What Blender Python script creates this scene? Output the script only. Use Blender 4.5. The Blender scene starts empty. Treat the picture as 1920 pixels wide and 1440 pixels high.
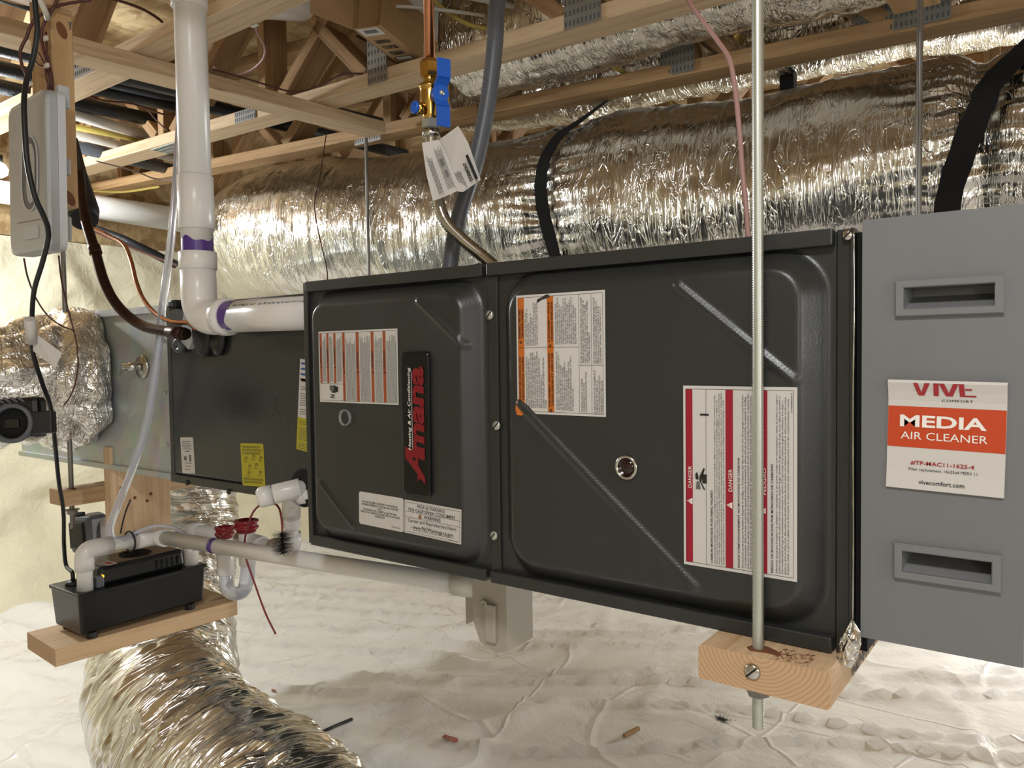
import bpy, bmesh, math, random
from mathutils import Vector, Matrix, noise
random.seed(7)
D = bpy.data
SC = bpy.context.scene
COL = SC.collection
PI = math.pi

# ------------------------------------------------------------------ camera
CAM = Vector((1.0686, -.8606, .3203)); YAW, PITCH, ROLL, FOC = .6375, -.0393, .0131, 1452.78
def rotm(yaw, pitch, roll):
    return Matrix.Rotation(yaw, 3, 'Z') @ Matrix.Rotation(pitch, 3, 'X') @ Matrix.Rotation(roll, 3, 'Y')
RM = rotm(YAW, PITCH, ROLL)            # columns: right, forward, up
cd = D.cameras.new('camera'); cam = D.objects.new('camera', cd); COL.objects.link(cam)
cd.sensor_width = 36.0; cd.lens = FOC/1920*36; cd.clip_start = .02; cd.clip_end = 60
m3 = Matrix((RM.col[0], RM.col[2], -RM.col[1])).transposed()
cam.matrix_world = Matrix.Translation(CAM) @ m3.to_4x4()
SC.camera = cam

# ------------------------------------------------------------------ world and lights
w = D.worlds.new('world'); SC.world = w; w.use_nodes = True
w.node_tree.nodes['Background'].inputs[0].default_value = (.9, .95, 1, 1)
w.node_tree.nodes['Background'].inputs[1].default_value = .12
def area_light(name, loc, target, size, power, col=(1, 1, 1)):
    l = D.lights.new(name, 'AREA'); l.energy = power; l.shape = 'DISK'; l.size = size; l.color = col
    o = D.objects.new(name, l); COL.objects.link(o); o.location = loc
    o.rotation_euler = (Vector(target)-Vector(loc)).to_track_quat('-Z', 'Y').to_euler(); return o
def point_light(name, loc, rad, power, col=(1, 1, 1)):
    l = D.lights.new(name, 'POINT'); l.energy = power; l.shadow_soft_size = rad; l.color = col
    o = D.objects.new(name, l); COL.objects.link(o); o.location = loc; return o
# the crawl space's bulbs: one at the left between the joists, one beyond the right of the frame; fill lamps are added behind and over the camera
point_light('bulb_left', (-2.05, -.12, .93), .05, 46, (.90, .96, 1))
point_light('bulb_back', (1.3, 3.2, -.05), .07, 82, (.96, .98, 1))
point_light('bulb_right', (2.95, -.80, .48), .32, 24, (.97, .98, 1))
point_light('fill_behind', (2.25, -2.05, .58), .22, 17, (.96, .98, 1))  # added fill light behind the camera, brightens floor, foil and door bevels
area_light('fill_overhead', (1.15, -1.3, 1.38), (1.05, -1.1, -.8), .3, 18, (.97, .98, 1))  # added downward fill, lights the floor while grazing the furnace front
SC.view_settings.view_transform = 'Standard'; SC.view_settings.look = 'None'
SC.view_settings.exposure = .6; SC.view_settings.gamma = 1; SC.view_settings.use_curve_mapping = False

# ------------------------------------------------------------------ pixel helper: the point of a sight line at a real plane
def at(u, v, x=None, y=None, z=None, d=None, line=None):
    r = RM @ Vector(((u-960)/FOC, 1, -(v-720)/FOC))
    if x is not None: t = (x-CAM.x)/r.x
    elif y is not None: t = (y-CAM.y)/r.y
    elif z is not None: t = (z-CAM.z)/r.z
    elif line is not None: a, b = line; t = (a+b*CAM.x-CAM.y)/(r.y-b*r.x)
    else: t = d
    return CAM + r*t

# ------------------------------------------------------------------ materials
MATS = {}
def s2l(c):
    return tuple((v/12.92 if v <= .04045 else ((v+.055)/1.055)**2.4) for v in c)
def hexc(h):
    h = h.lstrip('#'); return s2l([int(h[i:i+2], 16)/255 for i in (0, 2, 4)])+(1,)
class N:
    def __init__(s, name):
        s.m = D.materials.new(name); s.m.use_nodes = True; s.t = s.m.node_tree; s.b = s.t.nodes['Principled BSDF']
    def n(s, typ, **kw):
        q = s.t.nodes.new(typ)
        for k, v in kw.items():
            if k in q.inputs.keys() if isinstance(k, str) else False: q.inputs[k].default_value = v
            else: setattr(q, k, v)
        return q
    def l(s, a, b): s.t.links.new(a, b)
    def i(s, k, v): s.b.inputs[k].default_value = v
    def ramp(s, fac, stops, interp='LINEAR'):
        r = s.t.nodes.new('ShaderNodeValToRGB'); r.color_ramp.interpolation = interp
        e = r.color_ramp.elements
        while len(e) < len(stops): e.new(.5)
        for q, (p, c) in zip(e, stops):
            q.position = p; q.color = hexc(c) if isinstance(c, str) else (c, c, c, 1)
        s.l(fac, r.inputs[0]); return r.outputs[0]
    def mapping(s, src, scale, loc=(0, 0, 0), rot=(0, 0, 0)):
        m = s.t.nodes.new('ShaderNodeMapping'); m.inputs['Scale'].default_value = scale; m.inputs['Location'].default_value = loc; m.inputs['Rotation'].default_value = rot
        s.l(src, m.inputs[0]); return m.outputs[0]
    def coords(s, which='Object'):
        c = s.t.nodes.new('ShaderNodeTexCoord'); return c.outputs[which]
    def noise(s, vec, scale, detail=4, rough=.6, dist=0):
        q = s.t.nodes.new('ShaderNodeTexNoise'); q.inputs['Scale'].default_value = scale; q.inputs['Detail'].default_value = detail
        q.inputs['Roughness'].default_value = rough; q.inputs['Distortion'].default_value = dist; s.l(vec, q.inputs['Vector']); return q.outputs['Fac']
    def bump(s, h, strength, dist, prev=None):
        b = s.t.nodes.new('ShaderNodeBump'); b.inputs['Strength'].default_value = strength; b.inputs['Distance'].default_value = dist
        s.l(h, b.inputs['Height'])
        if prev is not None: s.l(prev, b.inputs['Normal'])
        return b.outputs[0]
    def mix(s, fac, a, b, mode='MIX'):
        q = s.t.nodes.new('ShaderNodeMix'); q.data_type = 'RGBA'; q.blend_type = mode
        for k, v in ((0, fac), (6, a), (7, b)):
            if isinstance(v, (int, float)): q.inputs[k].default_value = v
            elif isinstance(v, str): q.inputs[k].default_value = hexc(v)
            elif isinstance(v, tuple): q.inputs[k].default_value = v
            else: s.l(v, q.inputs[k])
        return q.outputs[2]
    def math(s, op, a, b=0):
        q = s.t.nodes.new('ShaderNodeMath'); q.operation = op
        for k, v in ((0, a), (1, b)):
            if isinstance(v, (int, float)): q.inputs[k].default_value = v
            else: s.l(v, q.inputs[k])
        return q.outputs[0]

def plain(name, col, rough=.5, metal=0, bumps=None, coat=0, trans=0, ior=1.45, spec=None, var=0, emis=0, sss=0):
    n = N(name); c = hexc(col) if isinstance(col, str) else col
    n.i('Base Color', c); n.i('Roughness', rough); n.i('Metallic', metal); n.i('IOR', ior)
    if coat: n.i('Coat Weight', coat); n.i('Coat Roughness', .15)
    if trans: n.i('Transmission Weight', trans)
    if spec is not None: n.i('Specular IOR Level', spec)
    if emis: n.i('Emission Color', c); n.i('Emission Strength', emis)
    o = n.coords()
    if var:
        f = n.noise(o, 9, 5); d = tuple(x*(1-var) for x in c[:3])+(1,); e = tuple(min(1, x*(1+var)) for x in c[:3])+(1,)
        n.l(n.mix(f, d, e), n.b.inputs['Base Color'])
    if bumps:
        sc, st, di = bumps; n.l(n.bump(n.noise(o, sc, 3), st, di), n.b.inputs['Normal'])
    return n.m

def wood(name, light, dark, streak=.5, rough=.62):
    n = N(name); uv = n.coords('UV')
    v = n.mapping(uv, (1.3, 26, 1)); f = n.noise(v, 2.2, 6, .62, .6)
    v2 = n.mapping(uv, (.5, 5, 1)); g = n.noise(v2, 1.6, 3, .5, 1.2)
    fine = n.noise(n.mapping(uv, (6, 240, 1)), 3, 3, .6)
    a = n.ramp(f, [(.3, dark), (.52, light), (.75, light)])
    b = n.ramp(g, [(.35, 0.0), (.62, 1.0)])
    c = n.mix(n.math('MULTIPLY', b, streak), a, dark)
    c = n.mix(n.math('MULTIPLY', n.ramp(fine, [(.42, 1.0), (.6, 0.0)]), .28), c, dark)
    vk = n.t.nodes.new('ShaderNodeTexVoronoi'); vk.inputs['Scale'].default_value = 1; n.l(n.mapping(uv, (1.7, 9, 1)), vk.inputs['Vector'])
    k = n.ramp(vk.outputs['Distance'], [(.045, 1.0), (.075, 0.0)])
    c = n.mix(k, c, '6b3f22')
    n.l(c, n.b.inputs['Base Color']); n.i('Roughness', rough); n.i('Specular IOR Level', .3)
    n.l(n.bump(fine, .25, .0008), n.b.inputs['Normal']); return n.m
def endgrain(name, light, dark):
    n = N(name); uv = n.coords('UV')
    d = n.t.nodes.new('ShaderNodeVectorMath'); d.operation = 'LENGTH'
    nz = n.t.nodes.new('ShaderNodeTexNoise'); nz.inputs['Scale'].default_value = 14; n.l(uv, nz.inputs['Vector'])
    mx = n.t.nodes.new('ShaderNodeMix'); mx.data_type = 'VECTOR'; mx.inputs[0].default_value = .012; n.l(uv, mx.inputs[4]); n.l(nz.outputs['Color'], mx.inputs[5])
    mp = n.mapping(mx.outputs[1], (1, 1.25, 1), (-.005, -.035, 0)); n.l(mp, d.inputs[0])
    s = n.math('SINE', n.math('MULTIPLY', d.outputs['Value'], 1250))
    fine = n.noise(uv, 900, 2)
    c = n.ramp(n.math('MULTIPLY_ADD', s, .5), [(0, light), (.75, light), (1, dark)])
    # MULTIPLY_ADD leaves s/2 (+0); lift it with a second ramp
    c = n.mix(n.math('MULTIPLY', n.ramp(s, [(.0, 0.0), (.9, 1.0)]), .55), light, dark)
    c = n.mix(n.math('MULTIPLY', fine, .25), c, dark)
    n.l(c, n.b.inputs['Base Color']); n.i('Roughness', .75); n.i('Specular IOR Level', .2); return n.m

def foil(name, rough=.16, tint='e2e1de', su=1.0, sv=1.0, strength=1.0):
    n = N(name); uv = n.coords('UV'); n.i('Metallic', 1); n.i('Base Color', hexc(tint))
    a = n.noise(n.mapping(uv, (125*su, 6*sv, 1)), 1, 4, .6, .8)
    b = n.noise(n.mapping(uv, (30*su, 7*sv, 1)), 1, 5, .65, 1.8)
    vo = n.t.nodes.new('ShaderNodeTexVoronoi'); vo.feature = 'DISTANCE_TO_EDGE'; vo.inputs['Scale'].default_value = 1
    dn = n.t.nodes.new('ShaderNodeTexNoise'); dn.inputs['Scale'].default_value = 9; dn.inputs['Detail'].default_value = 3; n.l(uv, dn.inputs['Vector'])
    mx = n.t.nodes.new('ShaderNodeMix'); mx.data_type = 'VECTOR'; mx.inputs[0].default_value = .12; n.l(uv, mx.inputs[4]); n.l(dn.outputs['Color'], mx.inputs[5])
    n.l(n.mapping(mx.outputs[1], (38*su, 9*sv, 1)), vo.inputs['Vector'])
    cr = n.math('MINIMUM', vo.outputs['Distance'], .25)
    c1 = n.ramp(n.noise(n.mapping(uv, (70*su, 5*sv, 1)), 1, 2, .5, .5), [(.455, 0.0), (.5, 1.0), (.545, 0.0)])
    c2 = n.ramp(n.noise(n.mapping(uv, (22*su, 7*sv, 1), (3, 1, 0)), 1, 3, .55, 1.5), [(.47, 0.0), (.5, 1.0), (.53, 0.0)])
    ms = n.ramp(n.noise(uv, 4.5, 3, .6), [(.38, .25), (.62, 1.0)])
    h = n.math('ADD', n.math('MULTIPLY', a, .35), n.math('ADD', n.math('MULTIPLY', b, .55), n.math('ADD', n.math('MULTIPLY', cr, .7), n.math('MULTIPLY', n.math('ADD', n.math('MULTIPLY', c1, .55), n.math('MULTIPLY', c2, .9)), ms))))
    n.l(n.bump(h, .6*strength, .0036), n.b.inputs['Normal'])
    rr = n.ramp(n.noise(uv, 12, 3), [(.3, rough*.6), (.7, rough*1.3)]); n.l(rr, n.b.inputs['Roughness'])
    return n.m

def M(k): return MATS[k]
MATS['pine'] = wood('pine_light', 'c9ad8b', 'a98863', .35)
MATS['pine_pale'] = wood('pine_pale', 'cbb293', 'a48a69', .3)
MATS['pine_warm'] = wood('pine_warm', 'b6956c', '8b6a48', .45)
MATS['pine_web'] = wood('pine_web', 'ab8a63', '73553a', .55)
MATS['end'] = endgrain('pine_end_grain', 'b99a78', '96775a')
MATS['foil'] = foil('foil_jacket', .17)
MATS['foil_far'] = foil('foil_jacket_far', .18, 'd8d4cc', 1.0, 1.2, 1.3)
MATS['foil_big'] = foil('foil_jacket_large', .16, 'e8e7e4', .8, .55, 1.5)
MATS['foil_tape'] = foil('foil_tape', .17, 'e2e1de', .9, 4, 1.9)
n = N('galvanised_sheet'); o = n.coords(); vo = n.t.nodes.new('ShaderNodeTexVoronoi'); vo.inputs['Scale'].default_value = 26; n.l(o, vo.inputs['Vector'])
sp = n.mix(n.noise(o, 5, 4), 'a6abaa', 'bcc1bf'); sp = n.mix(.18, sp, vo.outputs['Color'], 'MULTIPLY')
n.l(sp, n.b.inputs['Base Color']); n.i('Metallic', .55); n.i('Roughness', .48); n.l(n.bump(n.noise(o, 7, 3), .3, .004), n.b.inputs['Normal']); MATS['galv'] = n.m
def enamel(name, c, rough, bscale=420, bst=.28):
    n = N(name); o = n.coords(); n.i('Base Color', hexc(c)); n.i('Roughness', rough); n.i('Specular IOR Level', .5)
    h = n.noise(o, bscale, 2, .5); h2 = n.noise(o, 6, 3)
    b = n.bump(h2, .12, .004); n.l(n.bump(h, bst, .0006, b), n.b.inputs['Normal'])
    sm = n.noise(o, 11, 5, .6); n.l(n.ramp(sm, [(.35, rough*.85), (.65, rough*1.2)]), n.b.inputs['Roughness']); return n.m
MATS['enamel'] = enamel('charcoal_enamel', '252625', .35)
MATS['enamel_dark'] = enamel('black_enamel', '202221', .34)
MATS['enamel_gloss'] = enamel('glossy_black_enamel', '26292b', .2, 300, .35)
MATS['gray_powder'] = enamel('grey_powder_coat', '666768', .5, 900, .2)
MATS['gray_lip'] = enamel('grey_plastic', '6a6b6c', .45, 900, .1)
MATS['pvc'] = plain('white_pvc', 'cbc8c4', .3, bumps=(60, .06, .002), var=.05)
MATS['pvc_grey'] = plain('grey_white_pvc', 'c4c0ba', .35, var=.05)
MATS['purple'] = plain('purple_primer', '4a3276', .3, var=.3)
MATS['copper'] = plain('copper', 'b07856', .25, 1, var=.15)
MATS['copper_old'] = plain('tarnished_copper', '3b2a24', .38, .85, var=.5)
MATS['brass'] = plain('brass', 'b99650', .22, 1, bumps=(40, .2, .002), var=.15)
MATS['chrome'] = plain('nickel_plated_steel', 'b9b7b2', .2, 1)
MATS['steel'] = plain('zinc_plated_steel', 'b4b6ae', .38, .75, var=.1)
MATS['steel_dark'] = plain('dull_steel', '7d7b78', .4, .7, var=.15)
MATS['blue'] = plain('blue_plastic', '1f57b8', .38)
MATS['rubber'] = plain('black_rubber', '0f1012', .5)
MATS['insul'] = plain('black_foam_insulation', '17191e', .5, bumps=(50, .5, .003))
MATS['pump'] = plain('black_moulded_plastic', '0e0f10', .28, bumps=(350, .15, .0006), var=.3)
MATS['strap'] = plain('black_webbing', '08080a', .9, bumps=(700, .4, .001))
MATS['conduit'] = plain('grey_vinyl', '4e5157', .4)
MATS['pinkvinyl'] = plain('pink_vinyl', 'a27d77', .45)
MATS['redwire'] = plain('red_nylon', '6e0f18', .4)
MATS['redcap'] = plain('red_rubber', '7d1722', .35)
MATS['brownwire'] = plain('brown_vinyl', '4a2620', .5)
MATS['orange_wire'] = plain('tan_vinyl', '8a7a72', .5)
MATS['yellowpipe'] = plain('yellow_vinyl', 'a8954a', .45)
MATS['whitevinyl'] = plain('white_vinyl', 'b9b2a8', .5)
MATS['silver'] = plain('silver_plastic', 'a2a4a8', .35, .3)
MATS['lightgrey'] = plain('light_grey_plastic', 'a9aaac', .45)
MATS['paper'] = plain('white_paper', 'b9b5b0', .55, spec=.3)
MATS['paper_dull'] = plain('grey_white_paper', 'b4b0aa', .5, spec=.3)
MATS['ink'] = plain('black_ink', '191817', .6)
MATS['inkgrey'] = plain('grey_ink', '5b5956', .6)
MATS['redink'] = plain('red_ink', '92222a', .55)
MATS['dangerink'] = plain('crimson_ink', '8a0c22', .55)
MATS['orangeink'] = plain('orange_ink', 'ac5a12', .55)
MATS['rustink'] = plain('rust_orange_ink', '8a4322', .55)
MATS['stickerorange'] = plain('bright_orange_red_ink', 'ad3a12', .5)
MATS['yellowink'] = plain('yellow_sticker', 'a0961c', .5)
MATS['blueink'] = plain('blue_ink', '2d4a82', .5)
MATS['whiteink'] = plain('white_ink', 'd8d3cc', .5)
MATS['logo_red'] = plain('glossy_red', '70101a', .22)
MATS['logo_black'] = plain('glossy_black', '0a0c10', .1)
MATS['cardboard'] = plain('cardboard', '9a7c58', .75, var=.1)
MATS['foamtape'] = plain('grey_gasket', '57585a', .8)
MATS['trapgrey'] = plain('grey_moulded_trap', '9c968b', .5)
MATS['clear'] = plain('clear_vinyl', 'dfe3ee', .12, trans=.72, ior=1.3)
MATS['glass'] = plain('sight_glass', 'd8e0dc', .05, trans=.85, ior=1.45)
MATS['plate'] = plain('truss_plate_steel', '8d8a84', .45, .6, var=.2)
MATS['hole'] = plain('dark_void', '070707', .9)
MATS['led'] = plain('amber_led', 'e8a020', .4, emis=2)
MATS['bulb'] = plain('lit_bulb', 'fff4e0', .4, emis=18)
MATS['pane_dark'] = plain('dark_sight_glass', '241310', .08)
MATS['pinkscrap'] = plain('pink_scrap', 'b5766a', .8)
MATS['twig'] = plain('brown_twig', '6a3f26', .8)
MATS['marble_black'] = plain('black_fibres', '15171b', .8)

# OSB sheathing
n = N('osb'); o = n.coords(); v1 = n.t.nodes.new('ShaderNodeTexVoronoi'); v1.inputs['Scale'].default_value = 1; n.l(n.mapping(o, (14, 44, 30), rot=(0, 0, .25)), v1.inputs['Vector'])
v2 = n.t.nodes.new('ShaderNodeTexVoronoi'); v2.inputs['Scale'].default_value = 1; n.l(n.mapping(o, (40, 16, 30), rot=(0, 0, -.2)), v2.inputs['Vector'])
sx = n.t.nodes.new('ShaderNodeSeparateColor'); n.l(v1.outputs['Color'], sx.inputs[0]); sy = n.t.nodes.new('ShaderNodeSeparateColor'); n.l(v2.outputs['Color'], sy.inputs[0])
c = n.ramp(sx.outputs[0], [(0, '92764f'), (.5, 'b59b70'), (1, 'c8b28b')]); c2 = n.ramp(sy.outputs[1], [(0, '836644'), (.4, 'ab9068'), (1, 'c2a980')])
c = n.mix(.5, c, c2); c = n.mix(n.ramp(n.noise(o, 5, 5), [(.55, 0.0), (.75, .5)]), c, '5d4630')
n.l(c, n.b.inputs['Base Color']); n.i('Roughness', .75); n.l(n.bump(sx.outputs[0], .3, .001), n.b.inputs['Normal']); MATS['osb'] = n.m
# white vapour barrier sheet
n = N('vapour_barrier_sheet'); o = n.coords()
base = n.mix(n.noise(o, 1.6, 3), 'e0deda', 'eceae7')
st = n.noise(n.mapping(o, (2.2, .9, 1), rot=(0, 0, .5)), 3.2, 8, .72, 2.2)
st2 = n.noise(o, 2.1, 4, .6)
mk = n.math('MULTIPLY', n.ramp(st, [(.555, 0.0), (.575, .75), (.59, .08), (.64, 0.0)]), n.ramp(st2, [(.50, 0.0), (.68, 1.0)]))
base = n.mix(mk, base, '9c7f58')
st3 = n.noise(n.mapping(o, (1, 2.2, 1), rot=(0, 0, -.6)), 5, 9, .75, 1.5)
base = n.mix(n.math('MULTIPLY', n.ramp(st3, [(.63, 0.0), (.68, .6)]), st2), base, '7a5c40')
dots = n.noise(o, 60, 4, .7); base = n.mix(n.math('MULTIPLY', n.ramp(dots, [(.70, 0.0), (.74, .8)]), n.ramp(st2, [(.4, 0.0), (.6, 1.0)])), base, '5d4532')
n.l(base, n.b.inputs['Base Color']); n.i('Roughness', .26); n.i('Specular IOR Level', .55)
k1 = n.ramp(n.noise(n.mapping(o, (.9, 3.2, 1), rot=(0, 0, .35)), .9, 1, .3, .15), [(.488, 0.0), (.5, 1.0), (.512, 0.0)])
k2 = n.ramp(n.noise(n.mapping(o, (2.6, .9, 1), (4, 2, 0), rot=(0, 0, .5)), .9, 1, .3, .15), [(.49, 0.0), (.5, 1.0), (.51, 0.0)])
k3 = n.ramp(n.noise(o, 9, 4, .6, 1.2), [(.47, 0.0), (.5, 1.0), (.53, 0.0)])
hh = n.math('ADD', n.math('ADD', k1, k2), n.math('MULTIPLY', k3, n.math('MULTIPLY', n.ramp(n.noise(o, 1.3, 2), [(.52, 0.0), (.66, 1.0)]), .22)))
bk = n.bump(hh, .38, .007)
b0 = n.bump(n.noise(n.mapping(o, (1, 1.6, 1), rot=(0, 0, .6)), 7, 6, .6, .8), .35, .012, bk)
n.l(n.bump(n.noise(o, 70, 4, .6), .25, .002, b0), n.b.inputs['Normal']); MATS['sheet'] = n.m
# spray foam
n = N('spray_foam'); o = n.coords(); c = n.mix(n.noise(o, 4, 5), 'd3ccb0', 'e1dac2'); c = n.mix(n.ramp(n.noise(o, 1.5, 5), [(.6, 0.0), (.8, .4)]), c, 'c4baa0')
n.l(c, n.b.inputs['Base Color']); n.i('Roughness', .6); b0 = n.bump(n.noise(o, 14, 6, .6, .5), .6, .02); n.l(n.bump(n.noise(o, 60, 3), .3, .004, b0), n.b.inputs['Normal']); MATS['foam'] = n.m
MATS['foamboard'] = plain('grey_rim_insulation', '6d6350', .8, bumps=(12, .5, .01), var=.2)

# ------------------------------------------------------------------ mesh helpers
class MB:
    """collects shapes, builds ONE mesh object"""
    def __init__(s): s.v = []; s.f = []; s.uv = []; s.mi = []; s.sm = []
    def add(s, verts, faces, uvs=None, mi=0, smooth=False):
        b = len(s.v); s.v += [tuple(p) for p in verts]
        for k, f in enumerate(faces):
            s.f.append([b+i for i in f]); s.uv.append(uvs[k] if uvs else None); s.mi.append(mi[k] if isinstance(mi, list) else mi); s.sm.append(smooth)
        return s
    def box(s, lo, hi, mi=0, bev=0):
        x0, y0, z0 = lo; x1, y1, z1 = hi
        return s.obox(Vector(((x0+x1)/2, (y0+y1)/2, (z0+z1)/2)), Vector(((x1-x0)/2, 0, 0)), Vector((0, (y1-y0)/2, 0)), Vector((0, 0, (z1-z0)/2)), mi, bev)
    def obox(s, c, a, b, e, mi=0, bev=0):
        """box from centre and three half-axis vectors, bevelled by bev metres"""
        c, a, b, e = map(Vector, (c, a, b, e)); A, B, E = a.length, b.length, e.length
        an, bn, en = a/A, b/B, e/E
        if bev <= 0:
            P = [c+a*i+b*j+e*k for i in (-1, 1) for j in (-1, 1) for k in (-1, 1)]
            F = [(0, 1, 3, 2), (4, 6, 7, 5), (0, 4, 5, 1), (2, 3, 7, 6), (0, 2, 6, 4), (1, 5, 7, 3)]
            return s.add(P, F, None, mi)
        bm = bmesh.new(); r = bmesh.ops.create_cube(bm, size=2)
        for v in bm.verts: v.co = Vector((v.co.x*A, v.co.y*B, v.co.z*E))
        bmesh.ops.bevel(bm, geom=list(bm.edges), offset=min(bev, .45*2*min(A, B, E)), segments=2, affect='EDGES', profile=.5)
        P = [c+an*v.co.x+bn*v.co.y+en*v.co.z for v in bm.verts]; F = [[v.index for v in f.verts] for f in bm.faces]; bm.free()
        return s.add(P, F, None, mi, False)
    def tube(s, pts, r, n=12, caps=True, mi=0, up=None, uv=False, ru=1, disp=None, smooth=True):
        P = [Vector(p) for p in pts]; L = len(P); verts = []; T = []
        for i in range(L):
            t = (P[min(i+1, L-1)]-P[max(i-1, 0)]); T.append(t.normalized() if t.length > 1e-9 else Vector((0, 0, 1)))
        ref = Vector(up) if up else (Vector((0, 0, 1)) if abs(T[0].z) < .9 else Vector((1, 0, 0)))
        nv = (ref-T[0]*ref.dot(T[0])).normalized(); S = [0]
        for i in range(L):
            nv = (nv-T[i]*nv.dot(T[i])).normalized(); bv = T[i].cross(nv)
            if i: S.append(S[-1]+(P[i]-P[i-1]).length)
            rr = r[i] if isinstance(r, (list, tuple)) else (r(i/(L-1)) if callable(r) else r)
            for k in range(n):
                a = 2*PI*k/n; q = rr
                if disp: q += disp(S[i], a, rr)
                verts.append(P[i]+(nv*math.cos(a)+bv*math.sin(a)*ru)*q)
        F = []; U = []
        R0 = r[0] if isinstance(r, (list, tuple)) else (r(0) if callable(r) else r)
        for i in range(L-1):
            for k in range(n):
                k2 = (k+1) % n; F.append((i*n+k, i*n+k2, (i+1)*n+k2, (i+1)*n+k))
                if uv:
                    c0 = 2*PI*k/n*R0; c1 = 2*PI*(k+1)/n*R0; U.append(((S[i], c0), (S[i], c1), (S[i+1], c1), (S[i+1], c0)))
        s.add(verts, F, U if uv else None, mi, smooth)
        if caps:
            b = len(s.v)-len(verts)
            for ring, rev in ((0, True), (L-1, False)):
                idx = [b+ring*n+k for k in range(n)]; idx = idx[::-1] if rev else idx
                s.f.append(idx); s.uv.append(None); s.mi.append(mi); s.sm.append(False)
        return s
    def lathe(s, base, axis, prof, n=20, mi=0, smooth=True, capend=True):
        """profile [(dist along axis, radius)]"""
        ax = Vector(axis).normalized(); P = [Vector(base)+ax*h for h, _ in prof]; ref = Vector((0, 0, 1)) if abs(ax.z) < .9 else Vector((1, 0, 0))
        nv = (ref-ax*ref.dot(ax)).normalized(); bv = ax.cross(nv); verts = []
        for (h, r) in prof:
            for k in range(n):
                a = 2*PI*k/n; verts.append(Vector(base)+ax*h+(nv*math.cos(a)+bv*math.sin(a))*r)
        F = [(i*n+k, i*n+(k+1) % n, (i+1)*n+(k+1) % n, (i+1)*n+k) for i in range(len(prof)-1) for k in range(n)]
        s.add(verts, F, None, mi, smooth)
        b = len(s.v)-len(verts)
        for ring, rev in ((0, True), (len(prof)-1, False)):
            if prof[ring][1] > 1e-5 and (capend or rev):
                idx = [b+ring*n+k for k in range(n)]; idx = idx[::-1] if rev else idx
                s.f.append(idx); s.uv.append(None); s.mi.append(mi); s.sm.append(False)
        return s
    def prism(s, poly, vec, mi=0):
        P = [Vector(p) for p in poly]; v = Vector(vec); n = len(P)
        return s.add(P+[p+v for p in P], [list(range(n))[::-1], list(range(n, 2*n))]+[(i, (i+1) % n, n+(i+1) % n, n+i) for i in range(n)], None, mi)
    def board(s, p0, p1, up, w, h, mi=0, endmi=1, bev=.002):
        """length p0-p1 (centre line), h along up, w across; UV follows the grain, ends are slot endmi"""
        p0, p1 = Vector(p0), Vector(p1); t = (p1-p0); L = t.length; t.normalize(); up = Vector(up); up = (up-t*up.dot(t)).normalized(); sd = t.cross(up)
        b = bev; ring = [(-w/2+b, -h/2), (w/2-b, -h/2), (w/2, -h/2+b), (w/2, h/2-b), (w/2-b, h/2), (-w/2+b, h/2), (-w/2, h/2-b), (-w/2, -h/2+b)]
        V = [p0+sd*x+up*y for x, y in ring]+[p1+sd*x+up*y for x, y in ring]
        ou, ov = random.random()*20, random.random()*20; F = []; U = []; MI = []; acc = 0
        for i in range(8):
            j = (i+1) % 8; seg = math.dist(ring[i], ring[j]); F.append((i, j, 8+j, 8+i)); MI.append(mi)
            U.append(((ou, ov+acc), (ou, ov+acc+seg), (ou+L, ov+acc+seg), (ou+L, ov+acc))); acc += seg
        F.append(list(range(8))[::-1]); U.append([ring[i] for i in range(8)][::-1]); MI.append(endmi)
        F.append(list(range(8, 16))); U.append([ring[i] for i in range(8)]); MI.append(endmi)
        return s.add(V, F, U, MI)
    def build(s, name, mats, parent=None, smooth=None, **props):
        me = D.meshes.new(name); me.from_pydata(s.v, [], s.f)
        if not isinstance(mats, (list, tuple)): mats = [mats]
        for m in mats: me.materials.append(MATS[m])
        me.polygons.foreach_set('material_index', [min(q, len(mats)-1) for q in s.mi])
        me.polygons.foreach_set('use_smooth', [bool(q) if smooth is None else smooth for q in s.sm])
        if any(u is not None for u in s.uv):
            ul = me.uv_layers.new(name='UVMap'); flat = []
            for f, u in zip(s.f, s.uv):
                for k in range(len(f)): flat += list(u[k]) if u else [0, 0]
            ul.data.foreach_set('uv', flat)
        me.update(); o = D.objects.new(name, me); COL.objects.link(o); adopt(o, parent)
        for k, v in props.items(): o[k] = v
        return o
def adopt(o, parent):
    if parent is not None:
        o.parent = parent
        if parent.type == 'EMPTY': o.matrix_parent_inverse = Matrix.Translation(parent.location).inverted()
def thing(name, label, cat, loc=(0, 0, 0), group=None):
    o = D.objects.new(name, None); o.empty_display_size = .05; COL.objects.link(o); o.location = loc
    o['label'] = label; o['category'] = cat
    if group: o['group'] = group
    return o
def tag(o, label, cat, group=None):
    o['label'] = label; o['category'] = cat
    if group: o['group'] = group
    return o
def cr(pts, step=.02, closed=False):
    """Catmull-Rom through pts, resampled at about step metres"""
    P = [Vector(p) for p in pts]; P = [P[0]*2-P[1]]+P+[P[-1]*2-P[-2]]; out = []
    for i in range(1, len(P)-2):
        a, b, c, d = P[i-1:i+3]; m = max(2, int((c-b).length/step))
        for k in range(m):
            t = k/m; out.append(.5*((2*b)+(c-a)*t+(2*a-5*b+4*c-d)*t*t+(3*b-a-3*c+d)*t**3))
    out.append(P[-2]); return out
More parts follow.
